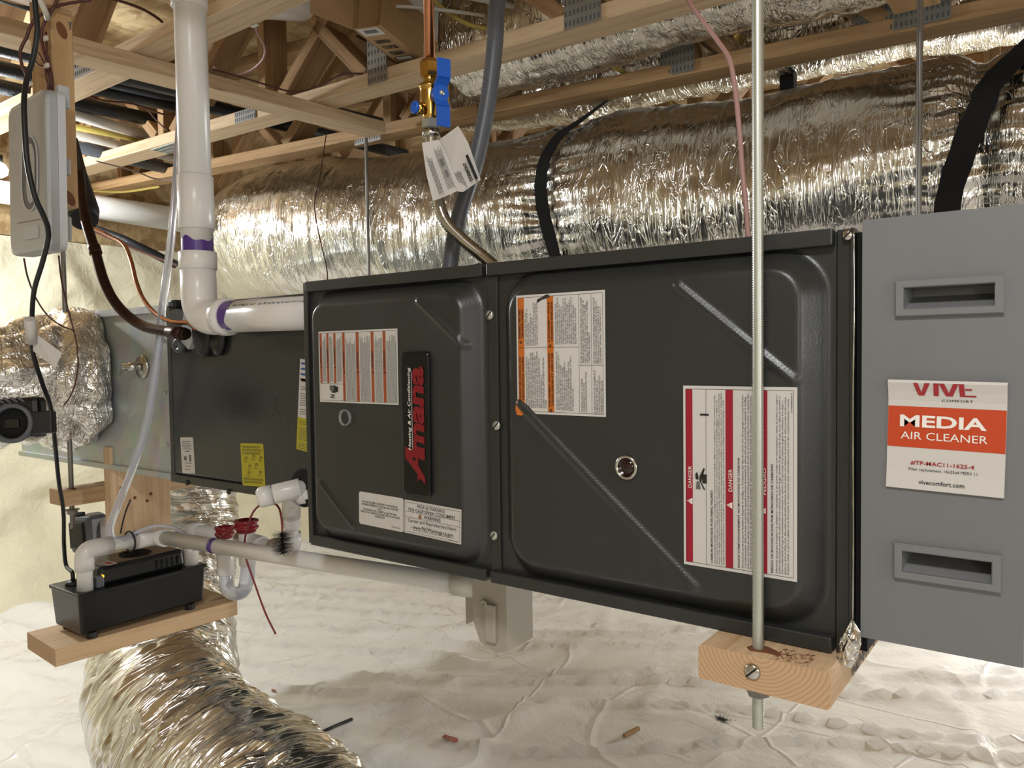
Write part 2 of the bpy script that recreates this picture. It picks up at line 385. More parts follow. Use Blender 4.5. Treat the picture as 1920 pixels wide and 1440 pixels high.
def fillet(pts, rad, seg=8):
    P = [Vector(p) for p in pts]; out = [P[0]]
    for i in range(1, len(P)-1):
        a = (P[i-1]-P[i]); b = (P[i+1]-P[i]); ra = min(rad, a.length*.49, b.length*.49); q0 = P[i]+a.normalized()*ra; q1 = P[i]+b.normalized()*ra
        for k in range(seg+1):
            t = k/seg; out.append(q0*(1-t)**2+P[i]*2*t*(1-t)+q1*t*t)
    out.append(P[-1]); return out
def cable(name, pts, r, mat, label, cat, group=None, step=.012, n=8):
    o = MB().tube(cr(pts, step), r, n).build(name, mat); return tag(o, label, cat, group)

# ------------------------------------------------------------------ writing
_FC = {}
def text_geo(body, bold=0, shear=0, align='LEFT', ls=1.0, res=2):
    key = (body, bold, shear, align, ls, res)
    if key in _FC: return _FC[key]
    cu = D.curves.new('t', 'FONT'); cu.body = body; cu.size = 1; cu.resolution_u = res; cu.offset = bold; cu.shear = shear; cu.align_x = align; cu.space_line = ls
    o = D.objects.new('t', cu); COL.objects.link(o); bpy.context.view_layer.update()
    me = D.meshes.new_from_object(o.evaluated_get(bpy.context.evaluated_depsgraph_get()))
    V = [(v.co.x, v.co.y) for v in me.vertices]; F = [tuple(p.vertices) for p in me.polygons]
    D.objects.remove(o); D.curves.remove(cu); D.meshes.remove(me)
    xs = [p[0] for p in V]; ys = [p[1] for p in V]; bb = (min(xs), max(xs), min(ys), max(ys)); _FC[key] = (V, F, bb); return _FC[key]
class Label:
    """a printed sheet in a plane: local (a, b) metres, a = reading direction, b = up of the text"""
    def __init__(s, o, ax, bx, nrm): s.o = Vector(o); s.ax = Vector(ax).normalized(); s.bx = Vector(bx).normalized(); s.n = Vector(nrm).normalized(); s.L = {}
    def mb(s, mat): return s.L.setdefault(mat, MB())
    def P(s, a, b, h): return s.o+s.ax*a+s.bx*b+s.n*h
    def rect(s, mat, a0, b0, a1, b1, h=.0006):
        s.mb(mat).add([s.P(a0, b0, h), s.P(a1, b0, h), s.P(a1, b1, h), s.P(a0, b1, h)], [(0, 1, 2, 3)])
    def poly(s, mat, pts, h=.0006):
        s.mb(mat).add([s.P(a, b, h) for a, b in pts], [list(range(len(pts)))])
    def frame(s, mat, a0, b0, a1, b1, t, h=.0006):
        s.rect(mat, a0, b0, a1, b0+t, h); s.rect(mat, a0, b1-t, a1, b1, h); s.rect(mat, a0, b0+t, a0+t, b1-t, h); s.rect(mat, a1-t, b0+t, a1, b1-t, h)
    def text(s, mat, body, a0, b0, a1, b1, h=.0009, **k):
        """fit the text's box into the rectangle"""
        V, F, bb = text_geo(body, **k); sx = (a1-a0)/(bb[1]-bb[0]); sy = (b1-b0)/(bb[3]-bb[2])
        s.mb(mat).add([s.P(a0+(x-bb[0])*sx, b0+(y-bb[2])*sy, h) for x, y in V], F)
    def tri(s, mat, a, b, w, h=.0009, mark=None):
        s.poly(mat, [(a-w/2, b), (a+w/2, b), (a, b+w*.87)], h)
        if mark: s.rect(mark, a-w*.05, b+w*.28, a+w*.05, b+w*.62, h+.0002); s.rect(mark, a-w*.05, b+w*.1, a+w*.05, b+w*.2, h+.0002)
    def build(s, sheet, names={}):
        for mat, mb in s.L.items(): mb.build(names.get(mat, 'lettering' if 'ink' in mat else 'print'), mat, sheet)
def sheet_mesh(lb, a0, b0, a1, b1, thick=.0004, rad=0):
    thick = min(thick, .0003) if thick < .001 else thick
    mb = MB(); pts = []
    if rad:
        for cx, cy, st in ((a1-rad, b1-rad, 0), (a0+rad, b1-rad, 1), (a0+rad, b0+rad, 2), (a1-rad, b0+rad, 3)):
            for k in range(6): t = PI/2*(st+k/5); pts.append((cx+rad*math.cos(t), cy+rad*math.sin(t)))
    else: pts = [(a0, b0), (a1, b0), (a1, b1), (a0, b1)]
    mb.prism([lb.P(a, b, 0) for a, b in pts], lb.n*thick); return mb

# ================================================================== THE SETTING
ZF = -.78; XL = -2.8; YB = 4.2; XR = 4.5; YFR = -3.6; ZJ = 1.08; ZC = 1.48
# floor: plastic sheet with wrinkles
NX, NY = 260, 260
def floor_h(x, y):
    p = Vector((x*1.1, y*1.1, 0)); h = noise.noise(p)*.03
    a = x*math.cos(.55)+y*math.sin(.55); b = -x*math.sin(.55)+y*math.cos(.55)
    r = noise.noise(Vector((a*1.0+4, b*5.5, 3))); h += max(0, .12-abs(r))*.22
    r = noise.noise(Vector((x*4.0, y*1.6, 7))); h += max(0, .09-abs(r))*.12
    h += noise.noise(Vector((x*9, y*14, 1)))*.003
    dl = max(0, (XL+1.0-x)); return h+dl*dl*.12
mb = MB(); V = []; F = []
for j in range(NY+1):
    for i in range(NX+1):
        x = XL-.3+(XR-XL+.3)*(i/NX); y = YFR+(YB-YFR)*(j/NY); V.append((x, y, ZF+floor_h(x, y)-.02))
for j in range(NY):
    for i in range(NX): k = j*(NX+1)+i; F.append((k, k+1, k+NX+2, k+NX+1))
mb.add(V, F, None, 0, True); mb.build('floor', 'sheet', kind='structure')
# ceiling of sheathing panels, with joints
ce = MB().box((XL-.4, YFR, ZC+.018), (XR, YB+.3, ZC+.04)).build('ceiling', 'osb', kind='structure')
py = YFR; k = 0
while py < YB:
    px = XL-.4-(1.2 if k % 2 else 0)
    while px < XR:
        x0, x1 = max(px, XL-.4), min(px+2.44, XR)
        if x1 > x0+.05: MB().box((x0+.003, py+.003, ZC), (x1-.003, min(py+1.22, YB+.3)-.003, ZC+.018)).build('sheathing_panel', 'osb', ce)
        px += 2.44
    py += 1.22; k += 1
# left wall: lumpy spray foam
def foamwall(name, f, nu, nv, u0, u1, v0, v1, amp, **kw):
    V = []; F = []
    for j in range(nv+1):
        for i in range(nu+1):
            u = u0+(u1-u0)*i/nu; v = v0+(v1-v0)*j/nv
            h = (noise.fractal(Vector((u*2.2, v*2.2, amp)), 1, 2, 5)*.075+max(0, .3-abs(noise.noise(Vector((u*1.3, v*4, 5)))))*.10)*amp
            V.append(f(u, v, h))
    for j in range(nv):
        for i in range(nu): k = j*(nu+1)+i; F.append((k, k+1, k+nu+2, k+nu+1))
    mb = MB(); mb.add(V, F, None, 0, True); return mb.build(name, kw.get('mat', 'foam'), kw.get('parent'), kind='structure')
foamwall('wall_left', lambda u, v, h: (XL+.02+h+max(0, (-.35-v))**1.5*1.0, u, v), 220, 80, YFR, YB+.1, ZF-.12, .87, 1)
foamwall('wall_back', lambda u, v, h: (u, YB-h, v), 160, 50, XL-.3, XR, ZF-.12, 1.0, 1)
MB().box((XL-.3, YB, ZF-.3), (XR, YB+.2, ZC+.05)).build('wall_back_block', 'foamboard', kind='structure')
MB().box((XL-.35, YFR, ZF-.3), (XL-.15, YB+.1, ZC+.05)).build('wall_left_block', 'foamboard', kind='structure')
MB().box((XL-.15, YFR, .88), (XL-.02, YB, ZJ)).build('trim_1', 'osb', kind='structure')
MB().box((XL-.16, YFR, ZJ), (XL-.12, YB, ZC)).build('trim_2', 'osb', kind='structure')
MB().box((XR, YFR, ZF-.3), (XR+.1, YB+.1, ZC+.05)).build('wall_right', 'foam', kind='structure')
MB().box((XL-.3, YFR-.1, ZF-.3), (XR+.1, YFR, ZC+.05)).build('wall_front', 'foam', kind='structure')

# ================================================================== TRUSSES
CH, CW = .038, .089
def truss(label, a, b, x0, x1, webs, plates=(), mat='pine_warm', group='open web floor trusses overhead', under=()):
    """far bottom edge of the bottom chord runs y = a + b x"""
    yc = lambda x: a+b*x-CW/2
    t = thing('floor_truss', label, 'truss', ((x0+x1)/2, yc((x0+x1)/2), ZJ), group)
    MB().board((x0, yc(x0), ZJ+CH/2), (x1, yc(x1), ZJ+CH/2), (0, 0, 1), CW, CH).build('bottom_chord', [mat, 'end'], t)
    MB().board((x0, yc(x0), ZC-CH/2-.001), (x1, yc(x1), ZC-CH/2-.001), (0, 0, 1), CW, CH).build('top_chord', ['pine_web', 'end'], t)
    for xa, xb in webs:
        z0, z1 = ZJ+CH, ZC-CH-.001
        MB().board((xa, yc(xa), z0), (xb, yc(xb), z1), (1, 0, 0) if abs(xa-xb) < .02 else (0, 0, 1), CW-.002, CH).build('web', ['pine_web', 'end'], t)
    for (px, z0, z1, wd) in plates:
        y = yc(px)-CW/2; p = MB().box((px-wd/2, y-.0022, z0), (px+wd/2, y-.0002, z1)).build('connector_plate', 'plate', t)
        sl = MB(); nr = max(2, int((z1-z0)/.022)); nc = max(3, int(wd/.011))
        for r in range(nr):
            for c in range(nc):
                sx = px-wd/2+(c+.5)*wd/nc; sz = z0+(r+.5)*(z1-z0)/nr
                sl.box((sx-.0018, y-.0030, sz-.006), (sx+.0018, y-.0023, sz+.006))
        sl.build('teeth', 'conduit', p, kind='stuff')
    for (px, wd) in under:
        p = MB().box((px-wd/2, yc(px)-.035, ZJ-.0022), (px+wd/2, yc(px)+.035, ZJ-.0002)).build('connector_plate', 'galv', t)
        sl = MB()
        for r in range(3):
            for c in range(int(wd/.014)): sx = px-wd/2+(c+.5)*.014; sy = yc(px)-.024+r*.024; sl.box((sx-.0018, sy-.007, ZJ-.003), (sx+.0018, sy+.007, ZJ-.0023))
        sl.build('teeth', 'conduit', p, kind='stuff')
    return t
LD, LA, LB = (.247, 0), (.80, .04), (1.235, .11)
LF, LG, LH = (1.75, .1), (2.25, .1), (2.75, .1)
def pxx(u, v, L, near=True): return at(u, v, line=(L[0]-(CW if near else 0), L[1])).x
webD = [(x, x+s) for x, s in ((-1.36, 0), (-1.30, .34), (-.62, -.30), (-.1, 0), (.0, .5), (1.2, -.5), (1.26, 0), (-2.0, .34), (-2.05, 0), (-2.6, .3))]
xa1 = pxx(490, 150, LA); xa2 = pxx(712, 110, LA); xa3 = pxx(1092, 25, LA)
webA = [(xa1, xa1), (xa1+.07, xa1+.42), (xa2, xa2), (xa2-.07, xa2-.40), (xa3, xa3), (xa3-.06, xa3-.45), (xa3+.06, xa3+.45), (xa1-.5, xa1-.12), (xa1-.56, xa1-.56), (xa1-.6, xa1-.95), (xa1-1.1, xa1-1.1), (xa1-1.2, xa1-.8)]
xb1 = pxx(1283, 120, LB); xb2 = pxx(1690, 40, LB); xb3 = pxx(940, 190, LB); xb4 = pxx(725, 220, LB)
webB = [(xb1, xb1), (xb2-.04, xb2-.42), (xb2+.04, xb2+.4), (xb3, xb3), (xb4, xb4), (xb4+.06, xb4+.36), (xb3+.7, xb3+.35), (xb4-.5, xb4-.14), (xb4-.9, xb4-.9), (xb4-.95, xb4-1.25), (xb4-1.5, xb4-1.5), (xb4-1.4, xb4-1.1)]
truss('pale wooden open-web truss nearest, crossing top left above the white pipe', *LD, XL-.1, XR, webD, [(pxx(157, 137, LD), ZJ, ZJ+.07, .12)], 'pine_pale')
truss('wooden open-web truss second from the camera, passing behind the brass valve', *LA, XL-.1, XR, webA,
      [(xa2-.01, ZJ+.0, ZJ+.15, .075), (xa3, ZJ+.0, ZJ+.12, .1), (pxx(460, 212, LA), ZJ-.0, ZJ+.036, .11)], 'pine_pale', under=[(pxx(300, 278, LA), .16)])
truss('wooden open-web truss third from the camera, just above the long foil duct', *LB, XL-.1, XR, webB,
      [(xb1-.02, ZJ+.005, ZJ+.12, .1), (xb2, ZJ+.005, ZJ+.1, .21), (pxx(690, 282, LB), ZJ-.02, ZJ+.036, .13), (pxx(905, 225, LB), ZJ, ZJ+.04, .07)], 'pine_warm')
for L, lab in ((LF, 'wooden open-web truss fourth from the camera, seen behind the post at left'), (LG, 'wooden open-web truss fifth from the camera, far back at left'), (LH, 'wooden open-web truss farthest back near the rear wall')):
    ws = []; x = XL+.2
    while x < 3: ws += [(x, x), (x+.06, x+.36), (x+.80, x+.44)]; x += .86
    truss(lab, *L, XL-.1, XR, ws, [(XL+.2+.86, ZJ, ZJ+.07, .1)], 'pine_warm')
# trusses nearer than the first, only their left ends can be seen
truss('wooden open-web truss over the camera, its end showing at upper left corner', -.25, 0, XL-.1, XR, [(-2.2, -1.85), (-1.2, -1.2), (-1.1, -.7)], [], 'pine_pale')

# cross boards under the trusses, hangers
cb = MB().board((-.915, -.20, ZJ-CH/2), (-.815, .955, ZJ-CH/2), (0, 0, 1), .089, .0375).build('cross_board', ['pine_pale', 'end']); tag(cb, 'pale wooden board nailed across undersides of the trusses, left', 'board')
cb = MB().board((.770, -.3, ZJ-CH/2), (.770, 1.01, ZJ-CH/2), (0, 0, 1), .089, .0375).build('cross_board', ['pine_warm', 'end']); tag(cb, 'warm wooden board under the trusses at top right with drilled hole', 'board')

# ================================================================== BIG FOIL DUCT
def crumple(a1=.012, a2=.004, fu=38, fv=5, seed=0):
    def f(s, a, r):
        c, q = math.cos(a), math.sin(a)
        p = Vector((s*3+seed, c*1.2*r/.25, q*1.2*r/.25))
        h = noise.noise(p)*a1*1.5
        h += (abs(noise.noise(Vector((s*fu+seed, c*fv*r, q*fv*r))))-.25)*a2*2.2
        h += (abs(noise.noise(Vector((s*fu*.35+3+seed, c*fv*2.4*r, q*fv*2.4*r))))-.25)*a2*3
        h += noise.noise(Vector((s*fu*2.2, c*fv*2*r+seed, q*fv*2*r)))*a2*.7
        return h
    return f
path = cr([(-2.35, 2.1, .55), (-2.0, 1.75, .62), (-1.84, 1.33, .76), (-1.50, 1.13, .795), (-.9, 1.25, .77), (-.3, 1.33, .765), (.35, 1.36, .757), (.95, 1.40, .757), (1.6, 1.42, .76), (3.2, 1.5, .76)], .007)
def rr_main(t): return .283
def with_straps(base):
    def f(s, a, r): return base(s, a, r)
    return f
cm = crumple(.015, .0026, 30, 4)
cum = [0]
for i in range(1, len(path)): cum.append(cum[-1]+(path[i]-path[i-1]).length)
def s_at_x(x):
    return min(range(len(path)), key=lambda i: abs(path[i].x-x))
S1 = cum[s_at_x(-.25)]; S2 = cum[s_at_x(.86)]
def main_disp(s, a, r):
    pinch = -.022*math.exp(-((s-S1)/.035)**2)-.03*math.exp(-((s-S2)/.04)**2)
    pleat = .004*math.sin(a*38+3*noise.noise(Vector((s*6, a*2, 0))))*(math.exp(-((s-S1)/.13)**2)+math.exp(-((s-S2)/.16)**2))
    bulge = .014*math.exp(-((s-S1-.17)/.1)**2)
    return cm(s, a, r)+pinch+pleat+bulge
d = MB().tube(path, rr_main, 220, True, 0, uv=True, disp=main_disp).build('flexible_duct', 'foil'); tag(d, 'long silver foil-jacketed flexible duct hanging behind the furnace', 'duct')
# straps round the duct
def strap(i_x, tail, label, lean=0):
    i = s_at_x(i_x); c = path[i]; t = (path[i+1]-path[i-1]).normalized(); nv = Vector((0, 0, 1)); nv = (nv-t*nv.dot(t)).normalized(); bv = t.cross(nv)
    pts = []
    for k in range(64):
        a = -.2*PI+1.75*PI*k/63; pts.append(c+(nv*math.cos(a)+bv*math.sin(a)*-1)*(.283+.014)+t*(lean*max(0, math.cos(a))+.35*lean*max(0, -math.cos(a))+.012*noise.noise(Vector((a*2, i_x, 0)))))
    pts = pts[::-1]; pts += tail
    V = []; F = []; wv = t*.021
    for k, p in enumerate(pts):
        dirn = (pts[min(k+1, len(pts)-1)]-pts[max(k-1, 0)]).normalized(); out = t.cross(dirn).normalized()
        j = .0015*noise.noise(Vector((k*.7, 0, 1))); V += [p-wv*(1+j*60)-out*.001, p+wv-out*.001, p+wv+out*.001, p-wv*(1+j*60)+out*.001]
    for k in range(len(pts)-1):
        for q in range(4): F.append((k*4+q, k*4+(q+1) % 4, k*4+4+(q+1) % 4, k*4+4+q))
    o = MB().add(V, F, None, 0, False).build('hanging_strap', 'strap'); tag(o, label, 'strap', 'black straps holding up the foil duct'); return o
def on_duct(u, v, R=.300):
    best = None; r = RM @ Vector(((u-960)/FOC, 1, -(v-720)/FOC)); t = .6
    while t < 3.5:
        p = CAM+r*t; i = s_at_x(p.x); dd = math.hypot(p.y-path[i].y, p.z-path[i].z)
        if dd <= R: return p
        if best is None or dd < best[0]: best = (dd, p.copy())
        t += .006
    return best[1]
def strap_on(px, width, label, tail=()):
    P_ = [on_duct(u, v) for u, v in px]; i = s_at_x(P_[0].x); c = path[i]
    a0 = math.atan2(P_[0].z-c.z, P_[0].y-c.y); under = [Vector((P_[0].x+.004*k, c.y+.295*math.cos(a0+.28*k), c.z+.295*math.sin(a0+.28*k))) for k in range(9, 0, -1)]
    pts = cr(under+P_+list(tail), .012); V = []; F = []; n_ = len(pts)
    for k, p in enumerate(pts):
        dirn = (pts[min(k+1, n_-1)]-pts[max(k-1, 0)]).normalized(); cc = path[s_at_x(p.x)]; out = Vector((0, p.y-cc.y, p.z-cc.z)).normalized(); sd_ = dirn.cross(out).normalized()*width/2
        if k > n_-6: pass
        e = 1+.12*noise.noise(Vector((k*.5, width*50, 0))); V += [p-sd_*e, p+sd_*e, p+sd_*e+out*.0025, p-sd_*e+out*.0025]
    for k in range(n_-1):
        for q in range(4): F.append((k*4+q, k*4+(q+1) % 4, k*4+4+(q+1) % 4, k*4+4+q))
    F += [(0, 1, 2, 3), ((n_-1)*4+3, (n_-1)*4+2, (n_-1)*4+1, (n_-1)*4)]
    o = MB().add(V, F).build('hanging_strap', 'strap'); tag(o, label, 'strap', 'black straps holding up the foil duct')
strap_on([(1046, 492), (1030, 440), (1018, 390), (1014, 345), (1020, 305), (1036, 272), (1056, 248), (1078, 234)], .042, 'black fabric strap looped round the foil duct behind the conduit', [Vector((-.10, 1.22, 1.078))])
strap_on([(1776, 400), (1784, 350), (1802, 295), (1822, 240), (1846, 190), (1870, 145)], .052, 'black fabric strap round the foil duct at far right', [Vector((1.09, 1.34, 1.16)), Vector((1.17, 1.30, 1.30))])
# ducts up in the joist bays
p2 = cr([(-.42, .96, 1.24), (0, .985, 1.245), (.6, 1.02, 1.24), (1.2, 1.07, 1.25), (2.4, 1.15, 1.25)], .009)
d = MB().tube(p2, .150, 110, True, 0, uv=True, disp=crumple(.014, .004, 22, 5, 9)).build('flexible_duct', 'foil_far'); tag(d, 'smaller foil flexible duct up between the trusses at top centre', 'duct')
p3 = cr([(-.75, 1.36, 1.27), (-.4, 1.40, 1.25), (.3, 1.47, 1.25), (1.0, 1.54, 1.25), (1.6, 1.62, 1.25)], .012)
d = MB().tube(p3, .140, 110, True, 0, uv=True, disp=crumple(.014, .004, 22, 5, 21)).build('flexible_duct', 'foil_far'); tag(d, 'foil flexible duct glimpsed behind the long one, just under the trusses', 'duct')
p5 = cr([(1.05, 1.62, 1.15), (1.35, 1.5, 1.3), (1.6, 1.2, 1.33), (2.0, .9, 1.33)], .012)
d = MB().tube(p5, .15, 90, True, 0, uv=True, disp=crumple(.012, .006, 26, 6, 33)).build('flexible_duct', 'foil_far'); tag(d, 'foil flexible duct rising into the trusses at the top right corner', 'duct')

# large duct from the plenum down to the floor and off to the right
p4 = cr([(-1.20, .50, .05), (-1.22, .51, -.10), (-1.18, .46, -.30), (-1.06, .33, -.47), (-.90, .21, -.555), (-.70, .14, -.59), (-.45, .09, -.605), (-.15, .03, -.61), (.15, -.08, -.61), (.5, -.3, -.61)], .0055)
def rbig(t): return .115+.075*min(1, t*3.2)-.02*max(0, t-.5)
cb4 = crumple(.014, .007, 34, 3.4, 51)
def disp_big(s, a, r):
    w_ = s*15+math.sin(a+.5)*2.0+1.5*noise.noise(Vector((s*5, math.cos(a)*1.5, math.sin(a)*1.5)))
    f = abs((w_ % 1)-.5)*2
    return cb4(s, a, r)+(f-.5)*.008*(.5+abs(noise.noise(Vector((s*3, a, 2))))*1.6)
d = MB().tube(p4, rbig, 240, True, 0, uv=True, disp=disp_big).build('flexible_duct', 'foil_big'); tag(d, 'large crinkled foil duct bending onto the floor at lower left', 'duct')

# ================================================================== PLENUM AND TAKE-OFF
pl = thing('sheet_metal_plenum', 'galvanised sheet-metal plenum left of the coil cabinet', 'plenum', (-1.1, .4, .045))
MB().box((-1.42, .095, .047), (-.605, .66, .437), 0, .002).build('plenum_box', 'galv', pl)
mbx = MB(); mbx.box((-1.425, .088, .425), (-.6, .096, .441)); mbx.box((-1.425, .088, .043), (-.6, .096, .056)); mbx.build('seam', 'galv', pl)
mbx = MB(); 
for zz in (.12, .24, .36): mbx.lathe((-.63, .095, zz), (0, -1, 0), [(0, .005), (.003, .004), (.004, 0)], 8)
mbx.build('screw', 'steel', pl)
# take-off: foil wrapped collar and duct leaving toward the left of the frame
TO = at(150, 712, y=.09)
pth = cr([(TO.x+.01, .10, TO.z), (TO.x, -.02, TO.z), (TO.x-.01, -.13, TO.z-.012), (TO.x-.09, -.30, TO.z-.03), (TO.x-.3, -.46, TO.z-.05), (TO.x-.75, -.52, TO.z-.07)], .005)
def rto(t): return .148+.035*math.exp(-((t-.03)/.05)**2)-.03*min(1, t*3)
d = MB().tube(pth, rto, 170, True, 0, uv=True, disp=crumple(.022, .012, 16, 7, 77)).build('flexible_duct', 'foil_tape'); tag(d, 'crumpled foil-taped duct leaving the plenum toward left edge', 'duct')
# damper actuators
def actuator(c, ax, up, s, label, dark=True):
    c = Vector(c); ax = Vector(ax).normalized(); up = Vector(up); up = (up-ax*up.dot(ax)).normalized(); sd = up.cross(ax)
    t = thing('damper_actuator', label, 'actuator', c, 'black damper actuators on the ducts')
    MB().obox(c, sd*.072*s, up*.045*s, ax*.026*s, 0, .012*s).build('housing', 'pump', t)
    MB().obox(c+sd*.078*s+ax*.02*s-up*.014*s, sd*.022*s, up*.024*s, ax*.014*s, 0, .004*s).build('gear_cover', 'rubber', t)
    MB().lathe(c+sd*.022*s+ax*.026*s-up*.012*s, ax, [(0, .042*s), (.012*s, .042*s), (.014*s, .034*s), (.004*s, .032*s)], 28, 0, True, False).build('dial', 'conduit', t); MB().lathe(c+sd*.022*s+ax*.026*s-up*.012*s, ax, [(.001*s, .032*s), (.003*s, .032*s), (.003*s, 0)], 24).build('dial_face', 'hole', t); MB().obox(c+sd*.022*s+ax*.030*s-up*.012*s, sd*.014*s, up*.010*s, ax*.006*s, 0, .002*s).build('lever_tab', 'pump', t)
    v = MB()
    for k in range(7): v.obox(c+up*.038*s+ax*.02*s+sd*(-.04+.013*k)*s, (sd*.6+up*.8)*.002*s, (up*.6-sd*.8)*.009*s*-1, ax*.008*s)
    for k in range(5): v.obox(c-sd*.06*s+ax*.02*s+up*(.02-.014*k)*s, sd*.014*s, up*.002*s, ax*.008*s)
    v.build('vent_ribs', 'conduit', t); return t
a0 = at(28, 790, d=1.70); actuator(at(14, 786, d=1.58), (.72, -.68, .12), (-.08, 0, 1), .95, 'black damper actuator on the foil-taped duct at left edge')
a1 = at(168, 1000, d=2.12)
t = thing('damper_actuator', 'black and grey damper actuator behind the upright wooden board', 'actuator', a1, 'black damper actuators on the ducts')
dv = (at(200, 1000, d=2.1)-at(140, 1000, d=2.16)); sd = dv.normalized(); fw = Vector((.5, -.85, .05)); fw = (fw-sd*fw.dot(sd)).normalized(); upv = sd.cross(fw)*-1
if upv.z < 0: upv = -upv
MB().obox(a1, sd*.042, upv*.05, fw*.03, 0, .01).build('housing', 'conduit', t)
MB().obox(a1+fw*.03-sd*.006, sd*.03, upv*.036, fw*.006, 0, .004).build('cover', 'pump', t)
MB().obox(a1-sd*.026+upv*.047+fw*.012, sd*.016, upv*.013, fw*.012, 0, .003).build('clamp', 'rubber', t)
MB().lathe(a1-fw*.028-upv*.005, fw, [(0, .060), (.022, .060), (.026, .055), (.026, 0)], 28).build('mounting_disc', 'lightgrey', t)

# probe on the plenum
pc = at(268, 688, y=.094); t = thing('duct_sensor', 'shiny round sensor fixed to the galvanised plenum', 'sensor', pc)
MB().lathe(pc, (0, -1, 0), [(0, .028), (.004, .028), (.006, .026), (.006, 0)], 28).build('flange', 'chrome', t)
MB().lathe(pc+Vector((0, -.005, 0)), (-.25, -1, .05), [(0, .010), (.028, .010), (.029, .007), (.04, .007), (.041, 0)], 16).build('probe_body', 'chrome', t)
MB().obox(pc+Vector((-.012, -.04, -.008)), (.003, 0, 0), (0, .006, .012), (0, .004, -.002)).build('bracket', 'chrome', t)

# ================================================================== COIL CABINET
co = thing('coil_cabinet', 'glossy black evaporator coil cabinet between plenum and furnace', 'coil cabinet', (-.29, .35, .045))
CX0, CX1, CY, CZ0, CZ1 = -.578, -.004, .075, .045, .438
mbx = MB(); mbx.box((CX0, CY+.003, CZ0), (CX1, .64, CZ1), 0, .003); mbx.build('casing', 'enamel_dark', co)
MB().box((CX0+.022, CY-.006, CZ0+.02), (CX1, CY+.004, CZ1-.004), 0, .004).build('front_panel', 'enamel_gloss', co)
mbx = MB(); mbx.box((CX0, CY-.003, CZ0), (CX0+.018, CY+.004, CZ1), 0, .002); mbx.box((CX0, CY-.004, CZ0-.002), (CX1, CY+.004, CZ0+.017), 0, .002); mbx.build('edge_flange', 'enamel_dark', co)
for (u, v) in ((430, 922), (352, 905)):
    p = at(u, v, y=CY-.004); MB().lathe(p, (0, -1, 0), [(0, .006), (.003, .0055), (.004, 0)], 10).build('screw', 'rubber', co)
kk = at(528, 760, y=CY-.006); MB().tube([kk+Vector((math.cos(a)*.02, 0, math.sin(a)*.02)) for a in [PI*.6+k*.12 for k in range(22)]], .0012, 5).build('knockout', 'enamel_dark', co)
# lineset entry plates and grommets
e0 = at(375, 610, y=CY-.006)
def onface(u, v, y=CY-.006): return at(u, v, y=y)
pl1 = MB(); 
poly = [onface(u, v) for u, v in ((322, 583), (356, 573), (360, 640), (352, 657), (336, 662), (322, 650))]; pl1.prism(poly, (0, -.004, 0)); pl1.build('entry_plate', 'enamel', co)
pl1 = MB(); poly = [onface(u, v) for u, v in ((358, 566), (380, 563), (376, 628), (363, 655), (348, 640), (352, 600))]; pl1.prism(poly, (0, -.012, 0)); pl1.build('entry_plate', 'lightgrey', co)
p = onface(343, 648); MB().lathe(p, (.1, -1, 0), [(0, .016), (.014, .016), (.016, .013), (.016, .006), (.006, .005), (.006, 0)], 20).build('screw_boss', 'conduit', co)
g = MB(); p = onface(390, 622); V = []
g.tube([p+Vector((0, .002, 0)), p+Vector((0, -.016, 0)), p+Vector((0, -.022, 0))], [.030, .030, .024], 24); 
for k in range(len(g.v)):
    q = Vector(g.v[k]); q.z = p.z+(q.z-p.z)*1.75; g.v[k] = tuple(q)
g.build('grommet', 'rubber', co)
g = MB(); p = onface(412, 618); g.tube([p+Vector((0, .002, 0)), p+Vector((0, -.010, 0)), p+Vector((0, -.016, 0))], [.030, .030, .022], 24)
for k in range(len(g.v)):
    q = Vector(g.v[k]); q.z = p.z+(q.z-p.z)*1.8; g.v[k] = tuple(q)
g.build('grommet', 'pump', co)
p = onface(340, 571); MB().obox(p+Vector((0, -.012, 0)), (.014, 0, 0), (0, .012, 0), (0, 0, .009), 0, .004).build('clip', 'rubber', co)
# labels on the coil cabinet
def hsheet(u0, v0, u1, v1, u2, v2, y, base_mat, parent, name='sticker', rad=.004, nrm=(0, -1, 0)):
    """upright sheet: top-left, top-right, bottom-left pixels; a = +x, b = +z"""
    a = at(u0, v0, y=y); b = at(u1, v1, y=y); c = at(u2, v2, y=y); W = (b-a).length; H = (c-a).length; ax = (b-a).normalized(); bx = -(c-a); bx = (bx-ax*bx.dot(ax)).normalized()
    lb = Label(c, ax, bx, nrm); o = sheet_mesh(lb, 0, 0, W, H, .0005, rad).build(name, base_mat, parent); return lb, o, W, H
lb, o, W, H = hsheet(340, 820, 364, 820, 342, 887, CY-.0063, 'paper', co)
for k in range(5): lb.rect('inkgrey', .006, H-.010-k*.004, W-.006-.004*(k % 2), H-.0085-k*.004)
lb.rect('inkgrey', W*.22, H*.36, W*.42, H*.47); lb.rect('inkgrey', W*.62, H*.33, W*.78, H*.52)
for k in range(3): lb.rect('inkgrey', W*.25, H*.28-k*.007, W*.8-.004*k, H*.28-k*.007+.0012)
lb.rect('inkgrey', W*.35, H*.6, W*.7, H*.63); lb.build(o)
lb, o, W, H = hsheet(451, 831, 494, 832, 455, 910, CY-.0063, 'yellowink', co)
lb.text('ink', 'ATTENTION INSTALLER - KEEP THESE SHEETS\nWITH THE CABINET. SEE THE DRAWINGS BELOW\nFOR THE CORRECT DIRECTION OF AIR FLOW', .006, H-.022, W-.006, H-.005)
